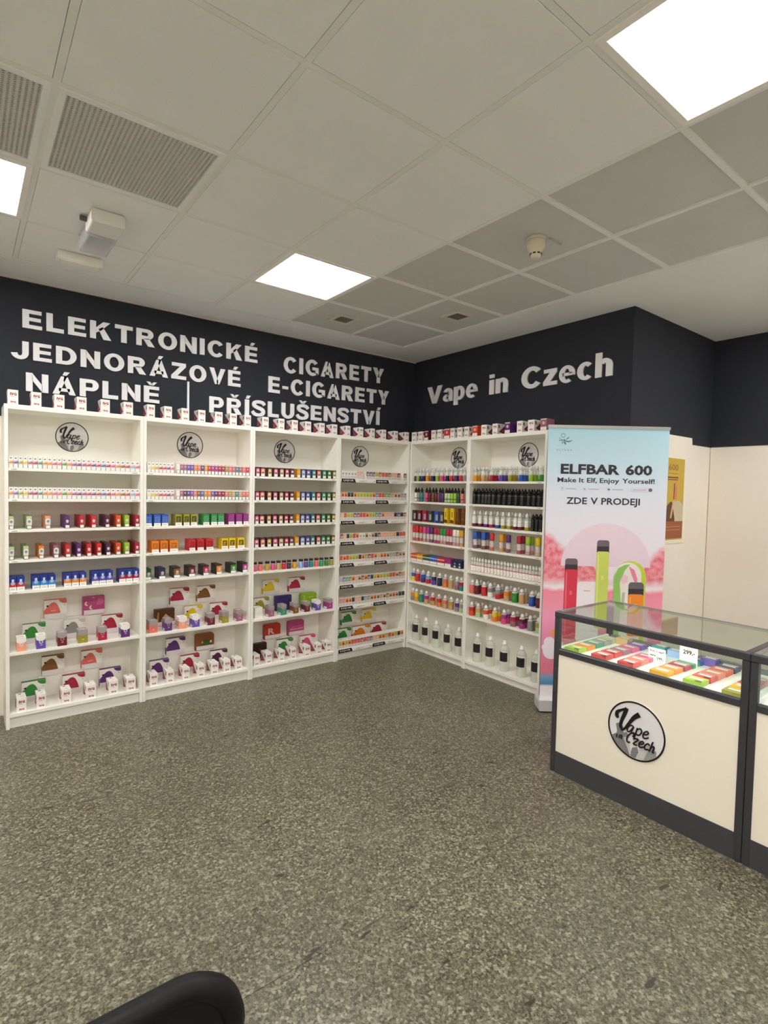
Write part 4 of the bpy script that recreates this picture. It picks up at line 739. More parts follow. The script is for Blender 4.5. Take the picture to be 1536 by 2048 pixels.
    ('F', 'R', 0.864, 'redband', 0.235, '1.065,0.037,w;1.102,0.037,w;1.139,0.037,w;1.175,0.036,w;1.211,0.036,w;1.247,0.035,w;1.282,0.035,w;1.316,0.034,w;1.35,0.034,w;1.384,0.034,w;1.417,0.033,w;1.45,0.033,w;1.483,0.032,w;1.515,0.032,w;1.547,0.032,w;1.579,0.031,w;1.61,0.031,w;1.641,0.031,w;1.671,0.03,w;1.701,0.03,w;1.731,0.03,w;1.76,0.029,w;1.789,0.029,w'),
    ('F', 'R', 0.668, 'gorilla', 0.235, '1.069,0.075,salmon/salmon;1.152,0.073,maroon/maroon;1.233,0.071,red/red;1.302,0.069,grey/white;1.385,0.067,grey/red;1.477,0.065,orange/tan;1.558,0.063,green/green;1.626,0.061,tan/tan;1.724,0.059,blue/blue;1.788,0.058,maroon/maroon'),
    ('F', 'R', 0.474, 'gorilla', 0.235, '1.087,0.076,red/red_orange;1.174,0.074,tan/pale_green;1.262,0.072,red_orange/white;1.359,0.069,yellow/orange;1.456,0.067,magenta/pink;1.55,0.065,crimson/mauve;1.638,0.063,maroon/magenta;1.718,0.061,grey/grey;1.793,0.059,olive/pale_green'),
    ('F', 'R', 0.078, 'big', 0.2, '1.149,0.102,c;1.29,0.097,c;1.446,0.092,c;1.618,0.087,c;1.759,0.082,c'),
    ('A', 'L', 0.48, 'dome', 0, '-3.23,0.136,u,salmon;-2.996,0.141,u,pic_pink;-3.357,0.133,l,green;-3.12,0.133,l,grey;-2.885,0.14,l,crimson'),
    ('A', 'L', 0.095, 'dome', 0, '-3.245,0.135,u,brown;-3.007,0.139,u,salmon;-3.361,0.14,l,green;-3.127,0.135,l,crimson;-2.897,0.142,l,purple'),
    ('B', 'L', 0.48, 'dome', 0, '-2.399,0.147,u,crimson;-2.191,0.149,u,brown;-2.524,0.148,l,pic_brown;-2.306,0.144,l,yellow;-2.105,0.146,l,crimson'),
    ('B', 'L', 0.095, 'dome', 0, '-2.426,0.146,u,purple;-2.199,0.151,u,pic_garden;-2.56,0.144,l,purple;-2.33,0.147,l,crimson;-2.1,0.144,l,plum'),
    ('C', 'L', 0.48, 'dome', 0, '-1.625,0.154,u,yellow;-1.375,0.16,u,crimson;-1.735,0.144,l,olive;-1.528,0.155,l,pic_violet;-1.279,0.162,l,pic_lime'),
    ('C', 'L', 0.095, 'dome', 0, '-1.608,0.155,u,pic_R;-1.377,0.16,u,pic_rose;-1.744,0.125,l,pic_dark;-1.509,0.16,l,green;-1.281,0.158,l,pink'),
    ('D', 'L', 0.1, 'dome', 0, '-0.806,0.169,u,green;-0.566,0.167,u,yellow;-0.888,0.164,l,green;-0.687,0.212,l,orange;-0.48,0.192,l,crimson'),
]
DEEP = dict(shortfill=3, dripper=2, whitelabel=2, chunky=2, gorilla=2, redband=2, jar=1, big=1)

def dome_carton(wd, kind):
    key = ('dome', round(wd, 2), kind)
    if key in CACHE: return CACHE[key]
    w_ = wd / 2 - .002; h, d = 0.13, 0.036; m = MB(); parts = []; S = lambda pts: [(x * wd * .985, z * h) for x, z in pts]
    if not kind.startswith('pic'):
        c = pc(kind); m.box(-w_, w_, 0, d, 0, h, PW, top=c if kind != 'grey' else PW)
        dm = MB().decp(S([(-.49, .28), (.21, .28), (.21, .33), (.17, .5), (.1, .7), (.03, .82), (-.06, .875), (-.16, .86), (-.27, .77), (-.36, .65), (-.43, .58), (-.49, .5)]), c, -0.0012)
        dm.dec(-.39 * wd, -.30 * wd, .66 * h, .74 * h, BLK, -0.0018); dm.dec(-.2 * wd, .02 * wd, .42 * h, .45 * h, mat('E8D8D4', 0.4) if kind in ('salmon', 'pink') else c, -0.0018)
        parts.append(('dome_print', dm.mesh('dome_print')))
        parts.append(('corner_flash', MB().decp(S([(.14, .995), (.2, .88), (.3, .81), (.4, .79), (.49, .8), (.49, .995)]), c if kind != 'grey' else mat('C8C6C6', .4), -0.0012).mesh('corner_flash')))
        m.poly([(-w_ - .0006, d, .01), (-w_ - .0006, 0, .01), (-w_ - .0006, 0, .06), (-w_ - .0006, d, .06)], c)
        m.dec(.36 * wd, .41 * wd, .68 * h, .71 * h, GRY); desc = '%s dome printed display carton' % cname(kind)
    else:
        k = kind[4:]; base = dict(pink='B84A80', brown='5A3414', garden='8A4E28', violet='40306E', lime='92BE2A', R='B8341C', rose='B8487A', dark='2A1610')[k]; c = mat(base, .4)
        rr = 0.018 if k in ('garden', 'R', 'rose', 'lime') else 0.003
        m.prism(rrect(-w_, w_, 0, h, rr, True), 0, d, c); pr = MB(); y = -0.0012
        if k == 'pink':
            for x, z in ((-.33, .62), (-.12, .4)): pr.decp(S([(x, z + .14), (x - .09, z + .06), (x - .09, z - .06), (x + .02, z - .13), (x + .06, z - .1), (x - .02, z), (x + .02, z + .1)]), mat('EAD0C8', .4), y)
            pr.decp(S([(-.1, .9), (.02, .88), (.04, .93), (-.04, .96)]), mat('D888A8', .4), y); pr.decp(S([(.1, .5), (.44, .55), (.44, .8), (.2, .9)]), mat('C86494', .4), y); word = 'pink carton with two pale crescents'
        elif k == 'brown':
            pr.decp(S([(-.2, .3), (.45, .3), (.45, .36), (.2, .55), (.05, .72), (-.12, .5)]), mat('C8A878', .4), y); pr.decp(S([(-.42, .3), (-.3, .3), (-.28, .8), (-.36, .84)]), mat('A87A48', .4), y); word = 'brown picture carton with tan shapes'
        elif k == 'garden':
            pr.decp(S([(-.3, .3), (.4, .3), (.34, .5), (.2, .62), (0, .66), (-.16, .52)]), mat('3C5A20', .4), y); pr.decp(S([(.26, .4), (.36, .42), (.36, .56), (.26, .55)]), mat('E0D0B0', .4), y - .0004); pr.decp(S([(-.2, .42), (-.1, .45), (-.14, .6)]), mat('D8B080', .4), y - .0004); word = 'brown carton with green mound print'
        elif k == 'violet': pr.decp(S([(.1, .2), (.45, .3), (.44, .8), (.2, .6)]), mat('332658', .4), y); word = 'plain dark violet display carton'
        elif k == 'lime': pr.decp(S([(-.4, .3), (-.25, .3), (-.22, .85), (-.34, .88)]), mat('A8CE48', .4), y); pr.decp(S([(0, .66), (.3, .7), (.3, .74), (0, .71)]), mat('C8E080', .4), y); word = 'lime green rounded display carton'
        elif k == 'R': text_into(pr, 'R', -.27 * wd, .12 * wd, .32 * h, .72 * h, mat('E8B8B0', .4), y, 0.03, 0, 2); word = 'orange red carton with letter R'
        elif k == 'rose': pr.decp(S([(-.4, .34), (.44, .38), (.44, .5), (0, .46), (-.4, .5)]), mat('D888AE', .4), y); pr.decp(S([(-.3, .54), (.3, .58), (.44, .64), (-.3, .6)]), mat('CC6C98', .4), y); word = 'rose pink rounded display carton'
        else: pr.decp(S([(-.1, .5), (.1, .48), (.12, .62), (-.06, .66)]), mat('6A4028', .4), y); word = 'dark brown picture display carton'
        parts.append(('picture_print', pr.mesh('picture_print'))); desc = word
    if kind not in ('pic_dark', 'pic_violet', 'pic_lime'):
        parts.append(('base_label', MB().box(-w_ * .93, w_ * .98, -0.002, 0.0, .02 * h, .26 * h, mat('E6E0E4', .5)).mesh('base_label')))
    CACHE[key] = ('box', 'display_carton', desc, d, [('display_carton', m.mesh('display_carton'))] + parts)
    return CACHE[key]

for unit, run, z, kind, t, body in ROWS:
    items = [q.split(',') for q in body.split(';')]
    sh = shelf_name(unit, z); place = ('on top of ' + CASE[unit]) if sh == 'top' else sh + ', ' + CASE[unit]
    if kind == 'dome':
        ups = [q for q in items if q[2] == 'u']
        x0 = float(ups[0][0]) - 0.085; x1 = float(ups[-1][0]) + 0.085
        ro = thing('display_riser', 'white step riser behind display cartons, ' + place, 'riser', W(run, (x0 + x1) / 2, 0.056, z + 0.0003), 0 if run == 'L' else -PI / 2, 'white display risers')
        hw = (x1 - x0) / 2
        part('step', MB().box(-hw, hw, 0.016, 0.042, 0, 0.138, PW), ro, 0.001)
        part('back_upright', MB().box(-hw, hw, 0.038, 0.042, 0.1382, 0.17, PW), ro, 0.001)
        cnt = dict(u=0, l=0); names = dict(u=['upper left', 'upper right'], l=['lower left', 'lower middle', 'lower right'])
        for s, wd, tier, k in items:
            cat, name, desc, d, ms = dome_carton(float(wd), k)
            tt, zz = (0.0545, z + 0.1388) if tier == 'u' else (0.099, z + 0.0003)
            o = link(name, ms[0][1], None, W(run, float(s), tt, zz), 0 if run == 'L' else -PI / 2)
            tag(o, '%s, %s of five, %s' % (desc.replace(' display carton', ' carton'), names[tier][cnt[tier]], place), cat, 'display cartons on ' + place); cnt[tier] += 1
            for n, me in ms[1:]: link(n, me, o)
        continue
    grp = '%s row on %s' % (kind if kind not in ('ivg', 'gorilla') else {'ivg': 'monogram carton', 'gorilla': 'squeeze bottle'}[kind], place)
    lo_, hi_ = UNITS[unit][1] + 0.0212, UNITS[unit][2] - 0.0212
    prev = None; items = [(float(q[0]), float(q[1]), q[2]) for q in items]
    if sh != 'top' and run == 'L':
        a_ = min(q[0] - q[1] / 2 for q in items); b_ = max(q[0] + q[1] / 2 for q in items); sc = min(1.0, (hi_ - lo_) / (b_ - a_)); na = min(max(a_, lo_), hi_ - (b_ - a_) * sc)
        items = [(na + (q[0] - a_) * sc, q[1] * sc - 0.0002, q[2]) for q in items]
    for i, (s, wd, col) in enumerate(items):
        s, wd = float(s), float(wd)
        rad = dict(shortfill=.0178, dripper=.0168, whitelabel=.0185, chunky=.0206, gorilla=.024, redband=.0146, big=.0398, jar=.019).get(kind)
        half = rad if rad else (min(wd / 2, .0262) if kind == 'vbox' else wd / 2)
        if sh != 'top': s = min(max(s, lo_ + half), hi_ - half)
        if prev is not None and s - half < prev: s = prev + half
        if sh != 'top' and s + half > hi_ + 0.0008: continue
        prev = s + half
        n_ = DEEP.get(kind, 1) if run == 'R' else 1
        for q in range(n_):
            if q and kind == 'chunky' and col in ('red', 'purple'): continue
            if q and unit == 'E' and (kind in ('dripper', 'gorilla', 'chunky') or q > 1): continue
            step = 2 * (rad or 0.02) + 0.004
            front = t + (rad if (rad and run == 'R') else 0)
            tail = ('%s from left, %s' % (ORD[i], place)) if q == 0 else ('%s behind %s from left, %s' % (['', 'directly', 'second'][q], ORD[i], place))
            put(kind, wd, col, run, s, front - q * step, z, tail, grp)

# ------------------------------------------------------------------ roll-up banner
TH_B = -0.67172
ban = thing('banner_stand', 'tall pink and blue roll-up advertising banner beside the glass counter', 'banner', (-0.4904, -2.0006, 0), TH_B)
def mat_banner():
    m, nt, b = nodes_of('printed_banner'); L = nt.links
    tc = nn(nt, 'ShaderNodeTexCoord'); sp = nn(nt, 'ShaderNodeSeparateXYZ'); L.new(tc.outputs['Object'], sp.inputs[0])
    mr = nn(nt, 'ShaderNodeMapRange'); mr.inputs[1].default_value = 0.0; mr.inputs[2].default_value = 2.03; L.new(sp.outputs[2], mr.inputs[0])
    bg = ramp(nt, [(0.0, 'EFE6EE'), (0.45, 'F0E6F0'), (0.60, 'EAE2F0'), (0.76, 'DDE2F0'), (0.88, 'C4E0F0'), (1.0, 'B4DCEE')]); L.new(mr.outputs[0], bg.inputs[0])
    no = nn(nt, 'ShaderNodeTexNoise'); no.inputs['Scale'].default_value = 9; no.inputs['Detail'].default_value = 6; L.new(tc.outputs['Object'], no.inputs['Vector'])
    n2 = nn(nt, 'ShaderNodeTexNoise'); n2.inputs['Scale'].default_value = 26; n2.inputs['Detail'].default_value = 3; L.new(tc.outputs['Object'], n2.inputs['Vector'])
    # skyline of the pink trees along the width, as a ramp
    mu = nn(nt, 'ShaderNodeMapRange'); mu.inputs[2].default_value = 0.85; L.new(sp.outputs[0], mu.inputs[0])
    sky = ramp(nt, [(0.0, 0.96), (0.06, 0.86), (0.16, 0.66), (0.28, 0.70), (0.40, 0.56), (0.47, 0.2), (0.78, 0.2), (0.84, 0.50), (0.92, 0.62), (1.0, 0.74)]); L.new(mu.outputs[0], sky.inputs[0])
    hz = nn(nt, 'ShaderNodeMath', operation='MULTIPLY_ADD'); hz.inputs[1].default_value = 0.45; hz.inputs[2].default_value = 0.86; L.new(sky.outputs[0], hz.inputs[0])
    ad = nn(nt, 'ShaderNodeMath', operation='MULTIPLY_ADD'); ad.inputs[1].default_value = 0.14; L.new(no.outputs['Fac'], ad.inputs[0]); L.new(hz.outputs[0], ad.inputs[2])
    df = nn(nt, 'ShaderNodeMath', operation='SUBTRACT'); L.new(ad.outputs[0], df.inputs[0]); L.new(sp.outputs[2], df.inputs[1])
    up_ = nn(nt, 'ShaderNodeMapRange'); up_.inputs[1].default_value = 0.05; up_.inputs[2].default_value = 0.11; L.new(df.outputs[0], up_.inputs[0])
    lw = nn(nt, 'ShaderNodeMapRange'); lw.inputs[1].default_value = 0.92; lw.inputs[2].default_value = 0.99
    la = nn(nt, 'ShaderNodeMath', operation='MULTIPLY_ADD'); la.inputs[1].default_value = 0.06; L.new(no.outputs['Fac'], la.inputs[0]); L.new(sp.outputs[2], la.inputs[2]); L.new(la.outputs[0], lw.inputs[0])
    trees = nn(nt, 'ShaderNodeMath', operation='MULTIPLY'); L.new(up_.outputs[0], trees.inputs[0]); L.new(lw.outputs[0], trees.inputs[1])
    tcol = ramp(nt, [(0.32, 'DC6A78'), (0.5, 'EC8C98'), (0.7, 'F0AEBE')]); L.new(n2.outputs['Fac'], tcol.inputs[0])
    m1 = nn(nt, 'ShaderNodeMix', data_type='RGBA'); L.new(trees.outputs[0], m1.inputs['Factor']); L.new(bg.outputs[0], m1.inputs[6]); L.new(tcol.outputs[0], m1.inputs[7])
    # ground: pink water below, blue at the foot
    gr = ramp(nt, [(0.0, 'EDE8F0'), (0.088, 'EDE8F0'), (0.092, '4A88B8'), (0.115, '6AA2CA'), (0.14, 'E07C92'), (0.22, 'E48AA8'), (0.34, 'EE9CBC'), (0.43, 'F08CA0')]); L.new(mr.outputs[0], gr.inputs[0])
    gs = nn(nt, 'ShaderNodeMapRange'); gs.inputs[1].default_value = 0.915; gs.inputs[2].default_value = 0.885; L.new(la.outputs[0], gs.inputs[0])
    m2 = nn(nt, 'ShaderNodeMix', data_type='RGBA'); L.new(gs.outputs[0], m2.inputs['Factor']); L.new(m1.outputs[2], m2.inputs[6]); L.new(gr.outputs[0], m2.inputs[7])
    L.new(m2.outputs[2], b.inputs['Base Color']); b.inputs['Roughness'].default_value = 0.55; b.inputs['Specular IOR Level'].default_value = 0.25
    return m
BW = 0.85
part('banner_sheet', MB().box(0.004, BW - 0.004, 0.0, 0.0015, 0.088, 2.005, mat_banner()), ban)
part('top_rail', MB().prism(rrect(0, BW, 2.005, 2.026, 0.004), -0.006, 0.010, M_ALU), ban, label='silver top rail')
part('base_cassette', MB().prism(rrect(-0.012, BW + 0.012, 0.012, 0.088, 0.012), -0.05, 0.07, mat('DEDDE0', 0.35, 0.3)), ban)
for x in (0.12, BW - 0.12): part('foot', MB().box(x - 0.03, x + 0.03, -0.08, 0.12, 0.0, 0.0118, mat('8E8E90', 0.4, 0.5)), ban, 0.003)
part('support_pole', MB().tube([(BW / 2, 0.03, 0.088), (BW / 2, 0.018, 2.01)], 0.009, M_ALU), ban)
INK = mat('35323C', 0.5)
def words(name, s, x0, x1, base, cap, bold):
    ws = s.split(' '); H_ = text_raw('H', bold); ch_ = H_[5] - H_[4]; wd = [(lambda r: r[3] - r[2])(text_raw(q, bold)) for q in ws]
    sp = 0.33; k = (x1 - x0) / (sum(wd) + sp * (len(ws) - 1)); x = x0
    for q, a in zip(ws, wd):
        r = text_raw(q, bold); zk = cap / ch_; l = MB()
        text_into(l, q, x, x + a * k, base + (r[4] - H_[4]) * zk, base + (r[5] - H_[4]) * zk, INK, -0.0012, bold); part(name, l, ban); x += (a + sp) * k
words('headline_word', 'ELFBAR 600', 0.098, 0.736, 1.686, 0.070, 0.036)
words('slogan_word', 'Make It Elf, Enjoy Yourself!', 0.078, 0.756, 1.628, 0.033, 0.018)
words('notice_word', 'ZDE V PRODEJI', 0.145, 0.659, 1.476, 0.047, 0.022)
ic = MB(); ig = mat('B9B4C2', 0.5)
for x in (0.113, 0.27, 0.438):
    for k in range(14):
        a, b = 2 * PI * k / 14, 2 * PI * (k + 1) / 14
        ic.decp([(x + math.cos(q) * r, 1.583 + math.sin(q) * r) for q, r in ((a, .0135), (b, .0135), (b, .0118), (a, .0118))], ig, -0.0012)
    ic.dec(x + .024, x + .098, 1.580, 1.586, ig, -0.0012)
text_into(ic, 'f', 0.110, 0.116, 1.577, 1.590, INK, -0.0012, 0.02); ic.decp([(0.266, 1.578), (0.276, 1.583), (0.266, 1.588)], INK, -0.0012); ic.dec(0.431, 0.445, 1.579, 1.587, INK, -0.0012)
pill = rrect(0.592, 0.742, 1.572, 1.597, 0.012); pin = rrect(0.594, 0.740, 1.574, 1.595, 0.0104)
ic.decp(pill, ig, -0.0012); ic.decp(pin, mat('E6E1EC', 0.5), -0.0014); ic.decp(rrect(0.714, 0.742, 1.573, 1.596, 0.011), mat('7A6478', 0.5), -0.0016); ic.dec(0.604, 0.700, 1.581, 1.588, ig, -0.0016)
part('contact_icons', ic, ban)
em = MB(); eb = mat('6E86B0', 0.5)
for k in range(18):
    a, b = 2 * PI * k / 18, 2 * PI * (k + 1) / 18
    em.decp([(0.108 + math.cos(q) * r, 1.953 + math.sin(q) * r) for q, r in ((a, .015), (b, .015), (b, .0115), (a, .0115))], eb, -0.0012)
for pts, wd in (([(0.078, 1.917), (0.1, 1.922), (0.12, 1.915)], [.003, .007, .002]), ([(0.113, 1.928), (0.125, 1.915), (0.15, 1.912), (0.172, 1.921)], [.006, .008, .009, .002]), ([(0.125, 1.925), (0.14, 1.934), (0.15, 1.945)], [.002, .007, .002]),
                ([(0.1, 1.915), (0.104, 1.902), (0.103, 1.892)], [.003, .006, .002]), ([(0.112, 1.912), (0.122, 1.9), (0.126, 1.888)], [.006, .012, .003]), ([(0.08, 1.937), (0.09, 1.931)], [.003, .005])):
    ribbon(em, pts, wd, mat('5E7890', 0.5), -0.0013, -0.0011)
text_into(em, 'E L F B A R', 0.066, 0.174, 1.846, 1.858, mat('8CA4BC', 0.5), -0.0012, 0.01)
part('emblem', em, ban)
sun = MB(); sun.decp([(0.435 + 0.313 * math.cos(a * PI / 40), 1.04 + 0.304 * math.sin(a * PI / 40)) for a in range(0, 41)], mat('E8D2E2', 0.55), -0.0006)
part('pale_disc_print', sun, ban)
def device(x0, x1, ztop, zbot, cap_h, col, hl, lay=0.0):
    d = MB(); y = -0.0012 - lay; wd = x1 - x0
    d.decp(rrect(x0, x1, ztop - cap_h - 0.02, ztop, wd * .22, True), mat('6C646E', 0.5), y)
    d.dec(x0, x1, ztop - cap_h - 0.02, ztop - cap_h * .55, mat('3A323A', 0.5), y - .0003)
    d.decp(rrect(x0 - .001, x1 + .001, zbot, ztop - cap_h, wd * .16), mat(col, 0.45), y - .0006)
    d.dec(x0 + wd * .08, x0 + wd * .2, zbot + .03, ztop - cap_h - .02, mat(hl, 0.45), y - .0009)
    d.dec(x0 + wd * .42, x0 + wd * .62, zbot + (ztop - zbot) * .55, zbot + (ztop - zbot) * .6, mat(hl, 0.45), y - .0009)
    return part('printed_device', d, ban)
pd = MB(); pd.decp(rrect(0.24, 0.40, 0.50, 0.93, 0.03), mat('EFE6EE', 0.55), -0.0008); pd.decp(rrect(0.505, 0.75, 0.4, 0.62, 0.02), mat('E8C8D4', 0.55), -0.0008); pd.dec(0.29, 0.335, 0.862, 0.868, mat('C8B078', .5), -0.0011); part('podium_print', pd, ban)
device(0.152, 0.24, 1.092, 0.52, 0.078, 'D83A52', 'EA6878')
device(0.371, 0.457, 1.226, 0.60, 0.080, 'CCD668', 'DAE28C', 0.001)
wm = MB()
def arch(x0, x1, z0, z1, r): return rrect(x0, x1, z0, z1, r, True)
wm.decp(arch(0.497, 0.722, 0.5, 1.083, 0.11), mat('C4D84A', 0.5), -0.0012); wm.decp(arch(0.497, 0.69, 0.5, 1.073, 0.095), mat('EDE6E0', 0.5), -0.0016); wm.decp([(0.497, 0.5), (0.545, 0.5), (0.552, 0.8), (0.54, 0.93), (0.575, 1.02), (0.61, 1.06), (0.57, 1.055), (0.525, 1.03), (0.497, 0.97)], mat('94C468', 0.5), -0.002)
wm.decp([(0.6, 1.045), (0.64, 1.02), (0.662, 0.96), (0.665, 0.9), (0.645, 0.93), (0.62, 0.99)], mat('E888A8', 0.5), -0.002); wm.decp([(0.54, 0.95), (0.57, 0.99), (0.6, 0.97), (0.59, 0.93), (0.56, 0.92)], mat('F0C8D8', 0.5), -0.002); wm.decp([(0.55, 0.72), (0.575, 0.74), (0.58, 0.86), (0.56, 0.86)], mat('B8C0A8', 0.5), -0.002)
part('printed_device', wm, ban)
device(0.602, 0.709, 0.934, 0.55, 0.085, 'EE8A2C', 'F4A458', 0.002)
cl = MB()
for x, z, r in ((0.03, 0.455, 0.05), (0.075, 0.43, 0.06), (0.115, 0.47, 0.045), (0.06, 0.49, 0.04)): cl.decp(arc(x, z, min(r, x - 0.006), 0, 345, 16), mat('EDE0EC', 0.55), -0.0008 - r * .01)
cl.decp(arc(0.1, 0.56, 0.03, 0, 345, 14), mat('E89A50', 0.5), -0.0007); part('cloud_print', cl, ban)

# ------------------------------------------------------------------ poster on the recess wall
po = thing('wall_poster', 'narrow gold and brown product poster on the cream wall behind the banner', 'poster', (0.33, -2.3523, 1.175), 0)
part('backing', MB().box(0, 0.535, -0.004, 0, 0, 0.68, mat('EDE6D6', 0.4)), po)
pp = MB(); y = -0.0046; pp.dec(0.015, 0.492, 0.03, 0.665, mat('C8A840', 0.5), y); pp.dec(0.015, 0.492, 0.04, 0.175, mat('9A5630', 0.5), y - .0004)
for z in (0.105, 0.13): pp.dec(0.2, 0.45, z, z + .005, mat('C88A60', 0.5), y - .0008)
pp.decp([(0.2, 0.175), (0.35, 0.175), (0.35, 0.28), (0.32, 0.32), (0.28, 0.33), (0.22, 0.3)], mat('5A3A28', 0.5), y - .0004); pp.decp([(0.3, 0.33), (0.36, 0.175), (0.49, 0.175), (0.49, 0.3), (0.42, 0.335)], mat('C8BCA0', 0.5), y - .0006); pp.decp([(0.3, 0.2), (0.335, 0.33), (0.31, 0.33), (0.27, 0.2)], mat('E0A878', 0.5), y - .0008)
part('print', pp, po)
pt = MB(); text_into(pt, '600', 0.22, 0.385, 0.57, 0.62, mat('A07434', 0.5), y - .0006, 0.02); pt.dec(0.2, 0.385, 0.545, 0.549, mat('A07434', 0.5), y - .0006); pt.dec(0.2, 0.39, 0.51, 0.522, mat('8A4A2A', 0.5), y - .0006); pt.dec(0.2, 0.385, 0.495, 0.503, mat('8A4A2A', 0.5), y - .0006); part('lettering', pt, po)
dv = MB(); dv.decp([(0.325, 0.345), (0.375, 0.345), (0.37, 0.44), (0.35, 0.49), (0.33, 0.44)], mat('D87A58', 0.5), y - .001); dv.dec(0.32, 0.331, 0.345, 0.47, mat('5A3A28', 0.5), y - .0012); part('printed_device', dv, po)

# ------------------------------------------------------------------ glass counters
def counter(label, y_hi, y_lo, with_logo):
    X0, X1 = -1.14, -0.572; t = thing('glass_counter', label, 'counter', (0, 0, 0), 0, 'glass display counters')
    P = 0.03; ZTOP = 0.897
    for x in (X0, X1 - P):
        for yy in (y_lo, y_hi - P):
            part('post', MB().box(x, x + P, yy, yy + P, 0.0, ZTOP - 0.0325, M_DARKFRAME), t, 0.003)
    part('plinth', MB().box(X0 + 0.003, X0 + 0.018, y_lo + P, y_hi - P, 0.0, 0.119, M_PLINTH), t); part('plinth', MB().box(X0 + P, X1 - P, y_hi - 0.018, y_hi - 0.003, 0.0, 0.119, M_PLINTH), t)
    part('front_panel', MB().box(X0 + 0.006, X0 + 0.02, y_lo + P, y_hi - P, 0.1192, 0.66, M_COUNTER), t); part('side_panel', MB().box(X0 + P, X1 - P, y_hi - 0.02, y_hi - 0.006, 0.1192, 0.66, M_COUNTER), t); part('side_panel', MB().box(X0 + P, X1 - P, y_lo + 0.006, y_lo + 0.02, 0.0, 0.66, M_COUNTER), t); part('back_panel', MB().box(X1 - 0.02, X1 - 0.006, y_lo + P, y_hi - P, 0.0, 0.66, M_COUNTER), t)
    for nm, z0, z1 in (('lower_rail', 0.6605, 0.693), ('upper_rail', ZTOP - 0.032, ZTOP)):
        e = P if nm == 'lower_rail' else 0.0
        part(nm, MB().box(X0 - (0.0 if e else 0.002), X0 + P, y_lo + e, y_hi - e, z0, z1, M_DARKFRAME), t, 0.003)
        if nm == 'lower_rail':
            part(nm, MB().box(X1 - P, X1, y_lo + e, y_hi - e, z0, z1, mat('77777A', 0.35, 0.3)), t, 0.003); part(nm, MB().box(X0 + P, X1 - P, y_hi - 0.02, y_hi, z0, z1, mat('E4E4DE', 0.4)), t, 0.002); part(nm, MB().box(X0 + P, X1 - P, y_lo, y_lo + 0.02, z0, z1, mat('E4E4DE', 0.4)), t, 0.002)
        else:
            al = mat('8E8A88', 0.35, 0.4)
            part(nm, MB().box(X1 - 0.012, X1, y_lo, y_hi, ZTOP - 0.014, ZTOP, al), t, 0.002); part(nm, MB().box(X0 + P, X1 - 0.012, y_hi - 0.01, y_hi, ZTOP - 0.012, ZTOP, al), t, 0.002); part(nm, MB().box(X0 + P, X1 - 0.012, y_lo, y_lo + P, ZTOP - 0.032, ZTOP, M_DARKFRAME), t, 0.003)
    part('deck', MB().box(X0 + P + .001, X1 - P - .001, y_lo + 0.021, y_hi - 0.021, 0.655, 0.672, mat('F4F3EC', 0.4)), t)
    part('glass_top', MB().box(X0 + P, X1 - 0.012, y_lo + P, y_hi - 0.01, ZTOP - 0.008, ZTOP - 0.002, M_GLASS), t); part('glass_front', MB().box(X0 + 0.010, X0 + 0.015, y_lo + P, y_hi - P, 0.693, ZTOP - 0.032, M_GLASS), t); part('glass_side', MB().box(X0 + P, X1 - P, y_hi - 0.012, y_hi - 0.007, 0.693, ZTOP - 0.012, M_GLASS), t); part('glass_back', MB().box(X1 - 0.012, X1 - 0.007, y_lo + P, y_hi - P, 0.693, ZTOP - 0.014, M_GLASS), t)
    part('led_strip', MB().box(X0 + P + 0.0005, X0 + P + 0.006, y_lo + 0.05, y_hi - 0.05, ZTOP - 0.03, ZTOP - 0.016, mat('FFFFFF', 0.5, 0, 18.0)), t, label='thin white light strip under the front rail')
    return t
counter('glass-topped display counter with round logo and cartons inside, beside the banner', -2.552, -3.497, True)
counter('second glass display counter at the right edge of the view', -3.499, -4.45, False)
logo('large round mirror logo sign on the cream counter front', (-1.1342, -3.028, 0.395), -PI / 2, 0.143)
# flat cartons laid in rows on the counter deck
def flat(col, x, y, lab, h=0.022, lx=0.078, ly=0.084):
    key = ('flat', col, h, lx)
    if key not in CACHE:
        c = pc(col, 0.3, 0.2); m = MB().box(-lx / 2, lx / 2, -ly / 2, ly / 2, 0, h, c); z = h + 0.0006
        m.poly([(-lx * .1, -ly * .36, z), (lx * .16, -ly * .36, z), (lx * .16, ly * .34, z), (-lx * .1, ly * .34, z)], mat('F2EDE8', 0.3)); m.poly([(lx * .26, -ly * .4, z), (lx * .44, -ly * .4, z), (lx * .44, ly * .4, z), (lx * .26, ly * .4, z)], mat('D8B8A8', 0.35) if col not in ('lime', 'olive', 'yellow') else mat('D8C858', 0.35))
        m.poly([(-lx * .46, -ly * .44, z), (-lx * .3, -ly * .44, z), (-lx * .3, -ly * .1, z), (-lx * .46, -ly * .1, z)], mat('3A3434', 0.4)) if col in ('red', 'crimson', 'lime') else None
        CACHE[key] = m.mesh('flat_carton')
    return tag(link('flat_carton', CACHE[key], None, (x, y, 0.6723)), lab, 'box', 'flat cartons on the counter deck')
CR = [(-2.62, -1.03, -2.622, 'lime orange sea_green grey pale_green'.split()), (-2.775, -1.025, -2.79, 'red red mauve pink violet'.split()), (-2.925, -1.03, -2.925, 'red salmon pink'.split()),
      (-3.088, -1.025, -3.11, 'amber orange crimson sea_green blue'.split()), (-3.243, -1.02, -3.26, 'lime red salmon red_orange navy'.split()), (-3.412, -1.03, -3.418, 'olive amber crimson pink'.split())]
for r_, (ya, xa, yb, cols) in enumerate(CR):
    for k, c_ in enumerate(cols):
        flat(c_, xa + k * 0.0865, ya + (yb - ya) * k / 5, '%s flat carton, %s from front, %s row from banner end, counter deck' % (cname(c_), ORD[k], ORD[r_]))
